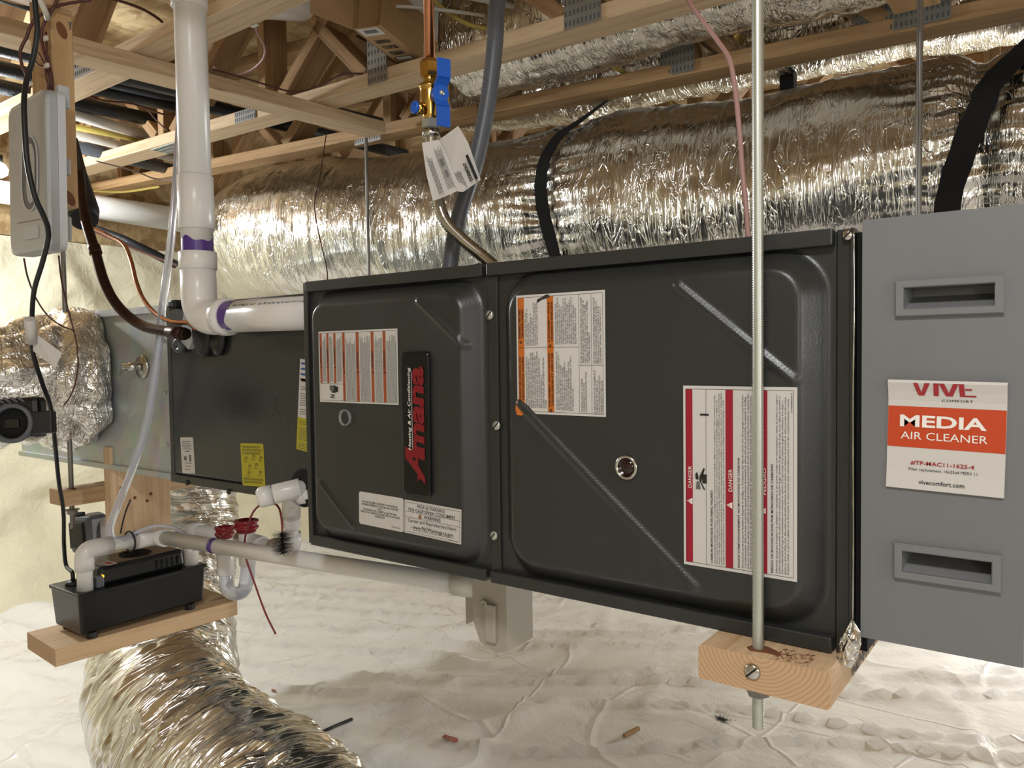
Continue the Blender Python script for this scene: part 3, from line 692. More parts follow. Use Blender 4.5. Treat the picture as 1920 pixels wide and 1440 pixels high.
for (x, z) in ((.15, .6), (.5, .65), (.8, .62), (.3, .42), (.6, .45), (.25, .25), (.75, .28)):
    q = [(W*x, H*z), (W*(x+.05), H*(z+.10)), (W*(x+.09), H*(z+.02)), (W*(x+.13), H*(z+.09))]
    for k in range(3):
        (a0_, b0_), (a1_, b1_) = q[k], q[k+1]; lb.poly('ink', [(a0_, b0_), (a0_+.0012, b0_), (a1_+.0012, b1_), (a1_, b1_)])
    lb.rect('ink', W*(x-.04), H*(z-.03), W*(x+.12), H*(z-.022))
lb.text('ink', 'THIS SIDE UP FOR VERTICAL INSTALLATION\nHORIZONTAL LEFT OR RIGHT AIR FLOW', .006, .006, W-.006, .016); lb.build(o)
lb, o, W, H = hsheet(550, 672, 584, 677, 556, 842, CY-.0063, 'paper', co, rad=0)
for k in range(4): lb.rect('blueink', .004, H-.010-.010*k, W, H-.006-.010*k)
lb.rect('rustink', .006, H*.755, W, H*.79)
lb.text('ink', 'WARNING', W*.4, H*.762, W*.95, H*.783, bold=.02)
lb.rect('yellowink', 0, 0, W, H*.36)
for (z0, z1) in ((.40, .73), (.02, .34)):
    nl = int((z1-z0)*H/.0042)
    for k in range(nl):
        if k % 7 != 3: lb.rect('inkgrey', .006, H*z0+k*.0042, W-.002-.006*((k*5) % 4)*.4, H*z0+k*.0042+.0011, .0009)
lb.build(o)

# ================================================================== FURNACE
FW, FH, FDp = .876, .4445, .72
fu = thing('furnace', 'horizontal dark grey gas furnace with two embossed doors', 'furnace', (FW/2, FDp/2, 0))
mbx = MB(); mbx.box((0, .004, .0), (FW, FDp, FH), 0, .002); mbx.build('casing', 'enamel_dark', fu)
for q in (((0, -.010, 0), (.011, .004, FH)), ((.859, -.006, 0), (FW-.0035, .004, FH)), ((FW-.003, -.012, 0), (FW+.001, .004, FH))): MB().box(*q, 0, .001).build('casing_flange', 'enamel_dark', fu)
def sdrr(x, z, x0, x1, z0, z1, r):
    cx, cz = (x0+x1)/2, (z0+z1)/2; dx = abs(x-cx)-(x1-x0)/2+r; dz = abs(z-cz)-(z1-z0)/2+r
    return math.hypot(max(dx, 0), max(dz, 0))+min(max(dx, dz), 0)-r
def sdseg(x, z, a, b):
    px, pz = x-a[0], z-a[1]; bx, bz = b[0]-a[0], b[1]-a[1]; t = max(0, min(1, (px*bx+pz*bz)/(bx*bx+bz*bz))); return math.hypot(px-bx*t, pz-bz*t)
def door(x0, x1, flat, corner, ribs, holes=(), step=.003, lips=(x0_ for x0_ in ())):
    """embossed sheet: flat = raised field, bevel falls off over .027"""
    fx0, fx1, fz0, fz1 = flat; HB = .026; BW = .028; LIP = .017
    def h(x, z):
        d = sdrr(x, z, fx0, fx1, fz0, fz1, corner)
        if d <= 0: e = 1
        elif d >= BW: e = 0
        else:
            t = d/BW; e = 1-t; q_ = .16
            if t < q_: e = 1-.5*t*t/q_/(1-q_)
            elif t > 1-q_: e = .5*(1-t)**2/q_/(1-q_)
            else: e = 1-(.5*q_+(t-q_))/(1-q_)
        v = .004+HB*e
        for a, b, w_ in ribs:
            q = sdseg(x, z, a, b)
            if q < w_: v += (.0045*(.5+.5*math.cos(PI*q/w_)))*(1 if e > .3 else e/.3)
        return v
    nx = int((x1-x0)/step); nz = int((FH-.004)/step); V = []; F = []
    for j in range(nz+1):
        for i in range(nx+1):
            x = x0+(x1-x0)*i/nx; z = .002+(FH-.004)*j/nz; V.append((x, -h(x, z), z))
    for j in range(nz):
        for i in range(nx): k = j*(nx+1)+i; F.append((k, k+1, k+nx+2, k+nx+1))
    mb = MB(); mb.add(V, F, None, 0, True)
    return mb
d1 = door(.011, .412, (.048, .361, .041, .401), .022, [((at(785, 565, y=-.03).x, at(785, 565, y=-.03).z), (at(868, 647, y=-.03).x, at(868, 647, y=-.03).z), .007), ((at(600, 903, y=-.03).x, at(600, 903, y=-.03).z), (at(663, 987, y=-.03).x, at(663, 987, y=-.03).z), .004)])
door1 = d1.build('door', 'enamel', fu); door1['label'] = 'smaller left furnace door with brand badge'
rp = lambda u, v: (at(u, v, y=-.03).x, at(u, v, y=-.03).z)
d2 = door(.404, .858, (.452, .825, .044, .404), .030, [(rp(1270, 535), rp(1488, 713), .007), (rp(975, 758), rp(1303, 1100), .009)])
door2 = d2.build('door', 'enamel', fu); door2['label'] = 'larger right furnace door with long diagonal ribs'
# flange of the left door over the gap, lips top and bottom
MB().box((.396, -.008, .012), (.4135, -.0035, FH-.016), 0, .0015).build('door_flange', 'enamel', door1)
def lip(x0, x1, z0, z1, parent):
    MB().box((x0, -.016, z0), (x1, -.001, z1), 0, .002).build('folded_lip', 'enamel', parent)
lip(.0115, .392, FH-.0165, FH+.001, door1); lip(.0115, .392, -.001, .0165, door1)
lip(.400, .857, FH-.0165, FH+.001, door2); lip(.400, .857, -.001, .0165, door2)
# screws
def screw(p, ax, r, parent, mat='chrome', slot=True):
    p = Vector(p); o = MB().lathe(p, ax, [(0, r), (.002, r), (.0035, r*.75), (.004, 0)], 18).build('screw', mat, parent)
    if slot:
        a = Vector(ax).normalized(); s = Vector((.7, 0, .7)); s2 = s.cross(a).normalized(); MB().obox(p+a*.0037, s.normalized()*r*.9, s2*r*.11, a*.0006).build('screw_slot', 'hole', o) if parent.type == 'EMPTY' else None
for u, v in ((919, 591), (932, 798), (927, 1004)): screw(at(u, v, y=-.008), (0, -1, 0), .0066, fu, 'steel')
for u, v in ((580, 538), (1590, 441)): screw(at(u, v, y=-.010), (0, -1, 0), .0058 if u > 1000 else .005, fu)
for u, v in ((596, 1015),): screw(at(u, v, y=-.010), (0, -1, 0), .004, fu)
# sight glasses
for (u, v, r) in ((649, 783, .0135), (1176, 876, .0150)):
    c = at(u, v, y=-.030); ring = MB().lathe(c, (0, -1, 0), [(-.002, r*.86), (.0016, r), (.0042, r*.98), (.0046, r*.80), (.0012, r*.76)], 32, 0, True, False).build('sight_glass', 'glass' if u < 700 else 'chrome', door1 if u < 700 else door2)
    if u > 700: MB().lathe(c, (0, -1, 0), [(-.001, r*.78), (.0022, r*.78), (.0022, 0)], 28).build('pane', 'pane_dark', door2)
# badge
BA = at(758, 660, y=-.031); BBt = at(812, 925, y=-.031)
bx0, bx1, bz0, bz1 = .2535, .3085, .113, .326
bd = MB(); lbb = Label((0, -.0305, 0), (1, 0, 0), (0, 0, 1), (0, -1, 0))
bm_ = sheet_mesh(lbb, bx0, bz0, bx1, bz1, .006, .009); badge = bm_.build('badge', 'logo_black', door1)
mod = badge.modifiers.new('b', 'BEVEL'); mod.width = .0025; mod.segments = 3; mod.limit_method = 'ANGLE'
lt = Label((bx1, -.0366, bz0), (0, 0, 1), (-1, 0, 0), (0, -1, 0)); BH = bz1-bz0; BWd = bx1-bx0
# reading upward: a = +z, b = -x
lt.text('whiteink', 'Heating & Air Conditioning', BH*.315, BWd*.615, BH*.887, BWd*.75, bold=.004, shear=.18, res=3)
lt.rect('whiteink', BH*.31, BWd*.595, BH*.86, BWd*.606)
lt.text('logo_red', 'mana', BH*.285, BWd*.15, BH*.895, BWd*.565, bold=.04, shear=.12, res=4)
A_ = [(.085, .16), (.115, .16), (.155, .36), (.135, .44), (.09, .50), (.155, .52), (.20, .60), (.245, .88), (.315, .88), (.345, .62), (.325, .16), (.25, .16), (.235, .40), (.19, .40), (.155, .36)]
lt.poly('logo_red', [(BH*.09, BWd*.16), (BH*.135, BWd*.16), (BH*.215, BWd*.40), (BH*.265, BWd*.40), (BH*.25, BWd*.16), (BH*.305, BWd*.16), (BH*.335, BWd*.88), (BH*.26, BWd*.88), (BH*.155, BWd*.44), (BH*.10, BWd*.44), (BH*.125, BWd*.34)])
lt.rect('logo_black', BH*.245, BWd*.5, BH*.268, BWd*.6, .0009)
lt.build(badge, {'logo_red': 'lettering', 'logo_black': 'print'})

def vsheet(x0, x1, z0, z1, y, base, parent, name='warning_sticker', rad=0):
    """sheet whose text reads upward: a = +z (length L), b = -x (from right edge, height Hh)"""
    lb = Label((x1, y, z0), (0, 0, 1), (-1, 0, 0), (0, -1, 0)); L_, Hh = z1-z0, x1-x0
    o = sheet_mesh(lb, 0, 0, L_, Hh, .0006, rad).build(name, base, parent); return lb, o, L_, Hh
YS = -.0303
# --- danger sticker
lb, o, L_, Hh = vsheet(.698, .826, .0745, .281, YS, 'paper', door2)
X = lambda px: Hh*(1-(px-70)/(862-70))      # crop columns -> b
lb.frame('ink', .0035, .0035, L_-.0035, Hh-.0035, .0004)
t0, t1 = .004, L_-.004
for (p0, p1) in ((88, 140), (380, 433), (636, 668)):
    lb.rect('dangerink', t0, X(p1)+.0, t1, X(p0))
for q in (240,): lb.rect('ink', t0, X(q)-.0002, t1, X(q)+.0002)
lb.text('whiteink', 'DANGER', L_*.435, X(133), L_*.555, X(108), res=2, h=.0012)
lb.text('whiteink', 'DANGER', L_*.435, X(432)+.0005, L_*.555, X(402), res=2, h=.0012)
lb.text('whiteink', 'PELIGRO', L_*.435, X(660), L_*.575, X(642), res=2, h=.0012)
lb.tri('whiteink', L_*.36, X(150)+.0018, .0075, .0012, 'dangerink'); lb.tri('whiteink', L_*.36, X(440)+.0018, .0075, .0012, 'dangerink'); lb.tri('whiteink', L_*.35, X(664)+.001, .0065, .0012, 'dangerink')
lb.text('ink', 'CARBON MONOXIDE POISONING HAZARD', .006, X(288), L_*.43, X(272), bold=.012)
T1 = ('Special warning for installation of furnace or air handling units in enclosed areas such as garages, utility rooms or parking areas. Carbon monoxide producing\n'
      'devices (such as automobile, space heater, gas water heater, etc.) should not be operated in enclosed areas such as unventilated garages or utility rooms\n'
      'because of the danger of carbon monoxide (CO) poisoning resulting from the exhaust emissions. If a furnace or air handler is installed in an enclosed area and\n'
      'a carbon monoxide producing device is operated therein, there must be adequate direct outside ventilation. Carbon monoxide emissions can be (re)circulated\n'
      'throughout the structure if the furnace or air handler is operating in any mode. CO can cause serious illness including permanent brain damage or death.')
T2 = ("Avertissement special au sujet de l'installation d'appareils de chauffage ou de traitement d'air dans des endroits clos, tels les garages, les locaux d'entretien\n"
      "et les stationnements. Evitez de mettre en marche les appareils produisant du monoxyde de carbone (tels que les automobiles, les appareils de chauffage\n"
      "autonome, etc.) dans des endroits non ventiles tels que les d'empoisonnement au monoxyde de carbone. Si vous devez faire fonctionner ces appareils dans\n"
      "un endroit clos, assurez-vous qu'il y ait une ventilation directe provenant de l'exterieur. Les emissions de monoxyde de carbone peuvent etre recirculees")
T3 = ('Advertencia especial para la instalacion de calentadores o manejadoras de aire en areas cerradas como estacionamientos o cuartos de servicio. Los equipos o\n'
      'aparatos que producen monoxido de carbono (tal como automovil, calentador de gas, calentador de agua por medio de gas, etc.) no deben ser operados en\n'
      'areas cerradas debido al riesgo de envenenamiento por monoxido de carbono (CO) que resulta de las emisiones de gases de combustion. Si el equipo o\n'
      'aparato se opera en dichas areas, debe existir una adecuada ventilacion directa al exterior. Las emisiones de monoxido de carbono pueden circular a traves\n'
      'del aparato cuando se opera en cualquier modo. El monoxido de carbono puede causar enfermedades severas como dano cerebral permanente o muerte.')
lb.text('ink', T1, .006, X(374), L_-.008, X(296), ls=.95, res=1)
lb.text('ink', 'RISQUE D\'EMPOISONNEMENT AU MONOXYDE DE CARBONE', .006, X(482), L_*.62, X(466), bold=.012)
lb.text('ink', T2, .006, X(566), L_-.008, X(492), ls=.95, res=1)
lb.text('ink', 'RIESGO DE INTOXICACION POR MONOXIDO DE CARBONO', .006, X(708), L_*.60, X(692), bold=.012)
lb.text('ink', T3, .006, X(815), L_-.008, X(722), ls=.95, res=1)
lb.text('ink', '0140M00020-E', L_-.027, X(832), L_-.006, X(822))
# pictogram: helmeted figure with card
lb.poly('ink', [(L_*.43, X(235)), (L_*.47, X(205)), (L_*.50, X(214)), (L_*.545, X(232)), (L_*.55, X(222)), (L_*.51, X(196)), (L_*.50, X(190)), (L_*.48, X(190)), (L_*.43, X(222))], .001)
lb.rect('ink', L_*.465, X(245), L_*.515, X(212), .001); lb.poly('ink', [(L_*.49, X(186)), (L_*.515, X(180)), (L_*.525, X(170)), (L_*.51, X(160)), (L_*.49, X(162)), (L_*.48, X(175))], .001)
lb.poly('inkgrey', [(L_*.43, X(200)), (L_*.475, X(192)), (L_*.47, X(168)), (L_*.43, X(165))], .001)
lb.rect('ink', L_*.838, X(262), L_*.848, X(197), .0011); lb.build(o)
# --- orange warning sticker on the right door
lb, o, L_, Hh = vsheet(.4625, .5965, .241, .3965, YS, 'paper', door2)
X = lambda px: Hh*(1-(px-100)/(1065-100)); Zf = lambda py: L_*(1-(py-60)/(1370-60))
lb.frame('ink', .003, .003, L_-.003, Hh-.003, .0004)
for p0, p1 in ((118, 190), (452, 522)): lb.rect('orangeink', .0033, X(p1), L_-.0033, X(p0))
lb.rect('ink', Zf(640)-.0002, X(795), Zf(640)+.0002, Hh-.003, .0011)
for q in (795, 925): lb.rect('ink', .003, X(q)-.0002, L_-.003, X(q)+.0002)
lb.rect('ink', Zf(835)-.0002, .003, Zf(835)+.0002, X(795), .0011)
for (s1, s2, a0_, a1_, px) in (('WARNING: FIRE AND', 'EXPLOSION HAZARD', Zf(545), Zf(215), 122), ('AVERTISSEMENT: RISQUE', "D'INCENDIE ET D'EXPLOSION", Zf(590), Zf(150), 456), ('WARNING: FIRE, EXPLOSION, AND', 'ASPHYXIATION HAZARD', Zf(1240), Zf(740), 122), ("AVERTISSEMENT: RISQUE D'INCENDIE,", "D'EXPLOSION ET ASPHYXIE", Zf(1290), Zf(700), 456)):
    lb.text('ink', s1, a0_, X(px+30), a1_, X(px+8), bold=.02, h=.0012); lb.text('ink', s2, a0_+.002, X(px+62), a1_, X(px+40), bold=.02, h=.0012)
    lb.tri('ink', a0_-.004, X(px+40), .0048, .0012, 'orangeink')
P1 = 'DO NOT INSTALL A POWER OR A\nDIRECT VENT DAMPER OR LIQUID OR\nVAPOR LIQUIDS IN THE\nVICINITY OF THIS APPLIANCE OR\nSTORE OR USE GASOLINE OR\nOTHER FLAMMABLE VAPORS OR LIQUIDS IN\nTHE VICINITY OF THIS OR ANY APPLIANCE\nCAN RESULT IN SERIOUS INJURY OR DEATH'
P2 = 'IMPROPER INSTALLATION, ADJUSTMENT, ALTERATION,\nSERVICE, OR MAINTENANCE CAN CAUSE PROPERTY\nDAMAGE, PERSONAL INJURY, OR DEATH. DO NOT EXCEED\nTHE INPUTS GIVEN. ONLY TRAINED SERVICE MAY PERFORM\nAND IN ACCORDANCE WITH APPLICABLE CODES AND\nOPERATED AS FURNACE. READ THE INSTRUCTION MANUAL\nAND FOLLOW THE MANUFACTURER INSTRUCTIONS\nSERVICE MUST BE PERFORMED BY A\nQUALIFIED INSTALLER, SERVICE AGENCY OR THE GAS\nSUPPLIER'
P3 = "RISQUE DE BLESSURES GRAVES OU DE\nMORT. NE PAS ENTREPOSER NI UTILISER DE\nL'ESSENCE NI D'AUTRES VAPEURS OU\nLIQUIDES INFLAMMABLES DANS LE\nVOISINAGE DE CET APPAREIL, NI DE TOUT\nAUTRE APPAREIL. IL FAUT ENTREPOSER OU\nUTILISER DE L'ESSENCE OU D'AUTRES\nLIQUIDES OU VAPEURS INFLAMMABLES A\nPROXIMITE DE CET APPAREIL OU DE TOUT\nAUTRE APPAREIL PEUT CAUSER DES\nBLESSURES GRAVES OU LA MORT"
P4 = "UN REGLAGE, UNE MODIFICATION, UNE REPARATION, UN\nENTRETIEN OU UNE INSTALLATION INCORRECTS PEUT\nCAUSER DES BLESSURES GRAVES OU LA MORT.\nLIRE LES INSTRUCTIONS ET LES CONSIGNES\nAVANT LA MISE EN SERVICE OU L'ENTRETIEN DU\nAPPAREIL DE CHAUFFAGE A AIR CHAUD\nL'INSTALLATION ET L'ENTRETIEN DOIVENT ETRE\nEFFECTUES PAR UN REPARATEUR QUALIFIE OU PAR LE\nFOURNISSEUR DE GAZ"
lb.text('ink', P1, Zf(620), X(352), Zf(150), X(198), ls=.9, res=1); lb.text('ink', P2, Zf(1305), X(440), Zf(680), X(205), ls=.9, res=1)
lb.text('ink', P3, Zf(610), X(770), Zf(110), X(540), ls=.9, res=1); lb.text('ink', P4, Zf(1320), X(735), Zf(690), X(545), ls=.9, res=1)
lb.text('ink', 'FILTERS SHOULD BE INSPECTED FREQUENTLY AND CLEANED\nWHEN NECESSARY. WHEN REPLACEMENT IS REQUIRED BE\nSURE TO USE THE SAME TYPE (CLASS II OR I) AND SIZE\nORIGINALLY INSTALLED AND THAT IT IS U.L.C. CERTIFIED.\n"STANDARD REQUIREMENT"', Zf(815), X(915), Zf(120), X(812), ls=.9, res=1)
lb.text('ink', 'SEE INSIDE SURFACE OF BURNER\nCOMPARTMENT DOOR FOR\nLIGHTING/OPERATING INSTRUCTIONS.', Zf(1330), X(875), Zf(900), X(815), ls=.9, res=1)
lb.text('ink', 'LES FILTRES DOIVENT ETRE FREQUEMMENT INSPECTES ET\nNETTOYES SI NECESSAIRE. REMPLACER LES FILTRES DU\nMEME TYPE (CLASSE I OU II) ET FORMAT QUE SUR\nL\'EQUIPEMENT ORIGINAL. CERTIFIES PAR LE U.L.C.', Zf(815), X(1030), Zf(130), X(945), ls=.9, res=1)
lb.text('ink', "LES INDICATIONS POUR L'ECLAIRAGE ET\nLE SERVICE SE TROUVENT A LA\nSURFACE INTERIEURE LA PORTE DU\nCOMPARTIMENT DU BRULEUR.", Zf(1345), X(1040), Zf(880), X(945), ls=.9, res=1)
lb.poly('enamel', [(Zf(155), X(345)), (Zf(120), X(400)), (Zf(100), X(485)), (Zf(72), X(480)), (Zf(70), X(445)), (Zf(95), X(400)), (Zf(118), X(345))], .0014)
lb.build(o, {'enamel': 'tear'})
# curled lower left corner
c0 = Vector((.4625, YS-.0006, .241)); MB().add([c0+Vector((.012, -.0004, -.0005)), c0+Vector((0, -.0004, .018)), c0+Vector((-.002, -.002, .006)), c0+Vector((.001, -.003, -.002)), c0+Vector((.007, -.0015, -.003))], [(0, 1, 2, 3, 4)]).build('curled_corner', 'orangeink', o)
# --- striped warning sticker on the left door
lb, o, L_, Hh = vsheet(.0625, .242, .2455, .3600, YS, 'paper_dull', door1)
X = lambda px: Hh*(1-(px-65)/(1400-65)); Zf = lambda py: L_*(1-(py-90)/(1310-90))
lb.frame('ink', .0028, .0028, L_-.0028, Hh-.0028, .0004)
for p0, p1, full in ((85, 125, 0), (208, 248, 0), (334, 374, 0), (490, 535, 1), (725, 775, 1), (975, 1022, 1), (1168, 1215, 1)):
    lb.rect('rustink', (.003 if full else Zf(980)), X(p1), L_-.003, X(p0))
    hh = X(p0)-X(p1); mid = {0: Zf(720), 1: Zf(800)}[full]
    lb.text('ink', random.choice(['WARNING', 'AVERTISSEMENT', 'ADVERTENCIA', 'HIGH VOLTAGE!']), mid+.006, X(p1)+hh*.25, mid+.034, X(p0)-hh*.2, bold=.02, h=.0012); lb.tri('ink', mid+.001, X(p1)+hh*.15, hh*.75, .0012, 'rustink')
def greek(lb, mat, a0_, a1_, b0, b1, pitch, seed=1):
    rnd = random.Random(seed); b = b1-pitch*.6
    while b > b0:
        a = a0_; stop = a1_-rnd.random()*(a1_-a0_)*.12
        while a < stop:
            wl = .0011+rnd.random()*.004; lb.rect(mat, a, b, min(a+wl, stop), b+pitch*.42, .0010); a += wl+.0007
        b -= pitch
for k, (p0, p1, full) in enumerate(((135, 208, 0), (258, 330, 0), (385, 480, 0), (548, 722, 1), (790, 970, 1), (1035, 1165, 1), (1225, 1385, 1))):
    greek(lb, 'inkgrey', .004 if full else Zf(955), L_-.006-(.004 if k in (3, 5) else .002), X(p1)+.0006, X(p0)-.0006, .00205, k)
lb.rect('ink', .003, X(520), Zf(995)+.0004, X(520)+.0004); lb.rect('ink', Zf(995), X(520), Zf(995)+.0004, Hh-.003)
lb.poly('ink', [(Zf(1110), X(255)), (Zf(1020), X(255)), (Zf(1025), X(300)), (Zf(1020), X(345)), (Zf(1045), X(405)), (Zf(1120), X(405)), (Zf(1145), X(350)), (Zf(1145), X(300)), (Zf(1120), X(290))], .001)
for q in (1048, 1075, 1098): lb.rect('paper_dull', Zf(q)-.0003, X(330), Zf(q)+.0003, X(258), .0013)
la = Label(lb.P(Zf(1235), X(262), .001), (1, 0, 0), (0, 0, 1), (0, -1, 0))
lb.text('ink', 'N', Zf(1235), X(345), Zf(1172), X(262), h=.0011, bold=.02, shear=.1)
lb.build(o)
# --- two upright stickers on the left door (read left to right)
def usheet(x0, x1, z0, z1, tilt, base, parent, rad, name='warning_sticker'):
    ax = Vector((1, 0, tilt)).normalized(); bx = Vector((-tilt, 0, 1)).normalized(); lb = Label((x0, YS, z0), ax, bx, (0, -1, 0)); W, H = x1-x0, z1-z0
    o = sheet_mesh(lb, 0, 0, W, H, .0006, rad).build(name, base, parent); return lb, o, W, H
lb, o, W, H = usheet(.249, .3605, .054, .1040, -.03, 'paper_dull', door1, .001)
lb.frame('ink', .0025, .0025, W-.0025, H-.003, .0004)
for q in (.66, .49): lb.rect('ink', .0025, H*q-.0002, W-.0025, H*q+.0002)
lb.text('ink', 'PROP 65 WARNING', W*.24, H*.81, W*.72, H*.91, bold=.002); lb.text('ink', 'FOR CALIFORNIA CONSUMERS', W*.08, H*.68, W*.90, H*.78, bold=.002)
lb.text('ink', 'WARNING', W*.36, H*.52, W*.65, H*.63, bold=.01); lb.tri('ink', W*.29, H*.52, .0075, .0009); lb.tri('orangeink', W*.29, H*.533, .0052, .0011, 'ink')
lb.text('ink', 'Cancer and Reproductive Harm', W*.07, H*.32, W*.92, H*.46); lb.text('ink', '- www.P65Warnings.ca.gov.', W*.12, H*.13, W*.88, H*.28, bold=.006); lb.rect('ink', W*.16, H*.125, W*.87, H*.135)
lb.text('ink', '0140M00177-A', W*.77, H*.05, W*.95, H*.075); lb.build(o)
lb, o, W, H = usheet(.150, .2475, .0555, .1070, -.02, 'paper_dull', door1, .004)
lb.text('ink', 'THIS UNIT HAS BEEN CONVERTED TO PROPANE GAS-\nDISREGARD REFERENCE TO NATURAL GAS ON RATING\nPLATE\nCET APPAREIL A ETE CONVERTI AU GAZ PROPANE\nTENIR AUCUN COMPTE DE GAZ NATUREL SUR LA PLAQUE\nSIGNALETIQUE', W*.04, H*.28, W*.92, H*.74, align='CENTER', ls=.95, res=1, bold=.012)
lb.text('ink', 'B1392207B', W*.75, H*.08, W*.93, H*.12); lb.build(o)

# ================================================================== AIR CLEANER
ac = thing('media_air_cleaner', 'grey media air cleaner cabinet at right with two recessed handles', 'air cleaner', (.96, .3, .025))
AX0, AX1, AY, AZ0, AZ1 = .887, 1.0265, -.022, .026, .449
MB().box((AX0+.003, AY+.03, AZ0+.002), (AX1-.001, .62, AZ1-.003), 0, .002).build('cabinet', 'gray_powder', ac)
# door panel with two real recess openings
hx0, hx1 = .918, 1.0085; hz = [(.351, .3865), (.093, .1285)]
def holed_panel(x0, x1, z0, z1, y0, y1, holes):
    mb = MB(); xs = [x0, holes[0][0], holes[0][1], x1]; zs = sorted([z0, z1]+[q for h in holes for q in h[2:]])
    for i in range(3):
        for j in range(len(zs)-1):
            cx, cz = (xs[i]+xs[i+1])/2, (zs[j]+zs[j+1])/2
            if any(h[0] < cx < h[1] and h[2] < cz < h[3] for h in holes): continue
            mb.add([(xs[i], y0, zs[j]), (xs[i+1], y0, zs[j]), (xs[i+1], y0, zs[j+1]), (xs[i], y0, zs[j+1])], [(0, 1, 2, 3)])
    mb.add([(x0, y0, z0), (x0, y1, z0), (x0, y1, z1), (x0, y0, z1)], [(0, 3, 2, 1)]); mb.add([(x1, y0, z0), (x1, y1, z0), (x1, y1, z1), (x1, y0, z1)], [(0, 1, 2, 3)])
    mb.add([(x0, y0, z1), (x1, y0, z1), (x1, y1, z1), (x0, y1, z1)], [(0, 1, 2, 3)]); mb.add([(x0, y0, z0), (x1, y0, z0), (x1, y1, z0), (x0, y1, z0)], [(0, 3, 2, 1)]); return mb
dr = holed_panel(AX0, AX1, AZ0, AZ1, AY, AY+.03, [(hx0+.006, hx1-.006, h[0]+.006, h[1]-.006) for h in hz]).build('door', 'gray_powder', ac)
for h0, h1 in hz:
    o = MB(); t_ = .0075; V = []
    for ins, yy in ((0, AY+.001), (0, AY-.004), (.0012, AY-.0055), (t_-.001, AY-.0055), (t_, AY-.0045), (t_, AY+.002)):
        V += [(hx0+ins, yy, h0+ins), (hx1-ins, yy, h0+ins), (hx1-ins, yy, h1-ins), (hx0+ins, yy, h1-ins)]
    o.add(V, [(4*r+k, 4*r+(k+1) % 4, 4*r+4+(k+1) % 4, 4*r+4+k) for r in range(5) for k in range(4)])
    hf = o.build('handle', 'gray_lip', dr)
    a, b, c, d_ = hx0+t_, hx1-t_, h0+t_, h1-t_; y0, y1 = AY, AY+.028
    MB().add([(a, y0, c), (b, y0, c), (b, y0, d_), (a, y0, d_), (a+.004, y1, c+.013), (b-.002, y1, c+.013), (b-.002, y1, d_), (a+.004, y1, d_)], [(4, 5, 6, 7), (0, 1, 5, 4), (1, 2, 6, 5), (2, 3, 7, 6), (3, 0, 4, 7)]).build('recess', 'gray_lip', dr)
# sticker: a sheet whose folded top stands off the door
sx0, sz0, sW, sH = .9105, .1835, .0995, .104
ST = Vector((1, 0, -.02)).normalized(); SB = Vector((.02, 0, 1)).normalized()
lb = Label((sx0, AY-.0012, sz0), ST, SB, (0, -1, 0)); V = []; F = []
def curl(b): # stand-off of the sheet toward the top and bottom corners
    t = b/sH; return .0004+.006*max(0, (t-.80)/.20)**1.5+.0015*max(0, (.15-t)/.15)
for j in range(13):
    b = sH*j/12
    for a in (0, sW*.5, sW): V.append(lb.P(a, b, curl(b)))
for j in range(12):
    for i in range(2): k = j*3+i; F.append((k, k+1, k+4, k+3))
# folded rim returning to the door
V += [lb.P(a, sH+.0025, curl(sH)-.001) for a in (0, sW*.5, sW)]+[lb.P(a, sH+.001, .0) for a in (0, sW*.5, sW)]
for i in range(2): F.append((36+i, 37+i, 40+i, 39+i)); F.append((39+i, 40+i, 43+i, 42+i))
st = MB().add(V, F, None, 0, False).build('product_sticker', 'paper', dr)
class Curled(Label):
    def P(s, a, b, h): return s.o+s.ax*a+s.bx*b+s.n*(h+curl(min(b, sH)))
lc = Curled((sx0, AY-.0012, sz0), ST, SB, (0, -1, 0))
Sx = lambda px: sW*(px-120)/(1430-120); Sz = lambda py: sH*(1-(py-100)/(1270-100))
lc.rect('stickerorange', .0002, Sz(812), sW-.0002, Sz(362), .0003)
lc.text('whiteink', 'MEDIA', sW*.11, Sz(585), sW*.845, Sz(455), bold=.028, res=3, h=.0006); lc.text('whiteink', 'AIR CLEANER', sW*.12, Sz(722), sW*.855, Sz(640), res=3, h=.0006)
lc.text('redink', '#TP-MAC11-1625-4', sW*.215, Sz(1005), sW*.755, Sz(955), bold=.02, res=2, h=.0005)
lc.text('ink', 'Filter replacement: 16x25x4 MERV 11', sW*.20, Sz(1075), sW*.78, Sz(1032), res=2, h=.0005)
lc.text('ink', 'vivecomfort.com', sW*.29, Sz(1208), sW*.68, Sz(1160), bold=.012, res=2, h=.0005)
lc.text('ink', 'COMFORT', sW*.47, Sz(298), sW*.73, Sz(272), res=2, h=.0006)
# the brand letters, cut off by the fold
zt, zb = sH*1.0, Sz(237)
def bar(a0, a1, b0, b1, c0, c1): lc.poly('redink', [(sW*a0, zb), (sW*a1, zb), (sW*b1, zt), (sW*b0, zt)], .0006)
def quad(p): lc.poly('redink', [(sW*a, zb+(zt-zb)*b) for a, b in p], .0006)
quad([(.27, 0), (.32, 0), (.37, 1), (.325, 1), (.295, .25), (.265, 1), (.225, 1)])
quad([(.40, 0), (.445, 0), (.445, 1), (.40, 1)])
quad([(.505, 0), (.56, 0), (.61, 1), (.565, 1), (.53, .25), (.49, 1), (.445, 1)])
quad([(.62, 0), (.755, 0), (.755, .12), (.62, .12)]); quad([(.62, .12), (.665, .12), (.655, 1), (.61, 1)]); quad([(.665, .50), (.72, .50), (.72, .62), (.665, .62)])
lc.build(st)
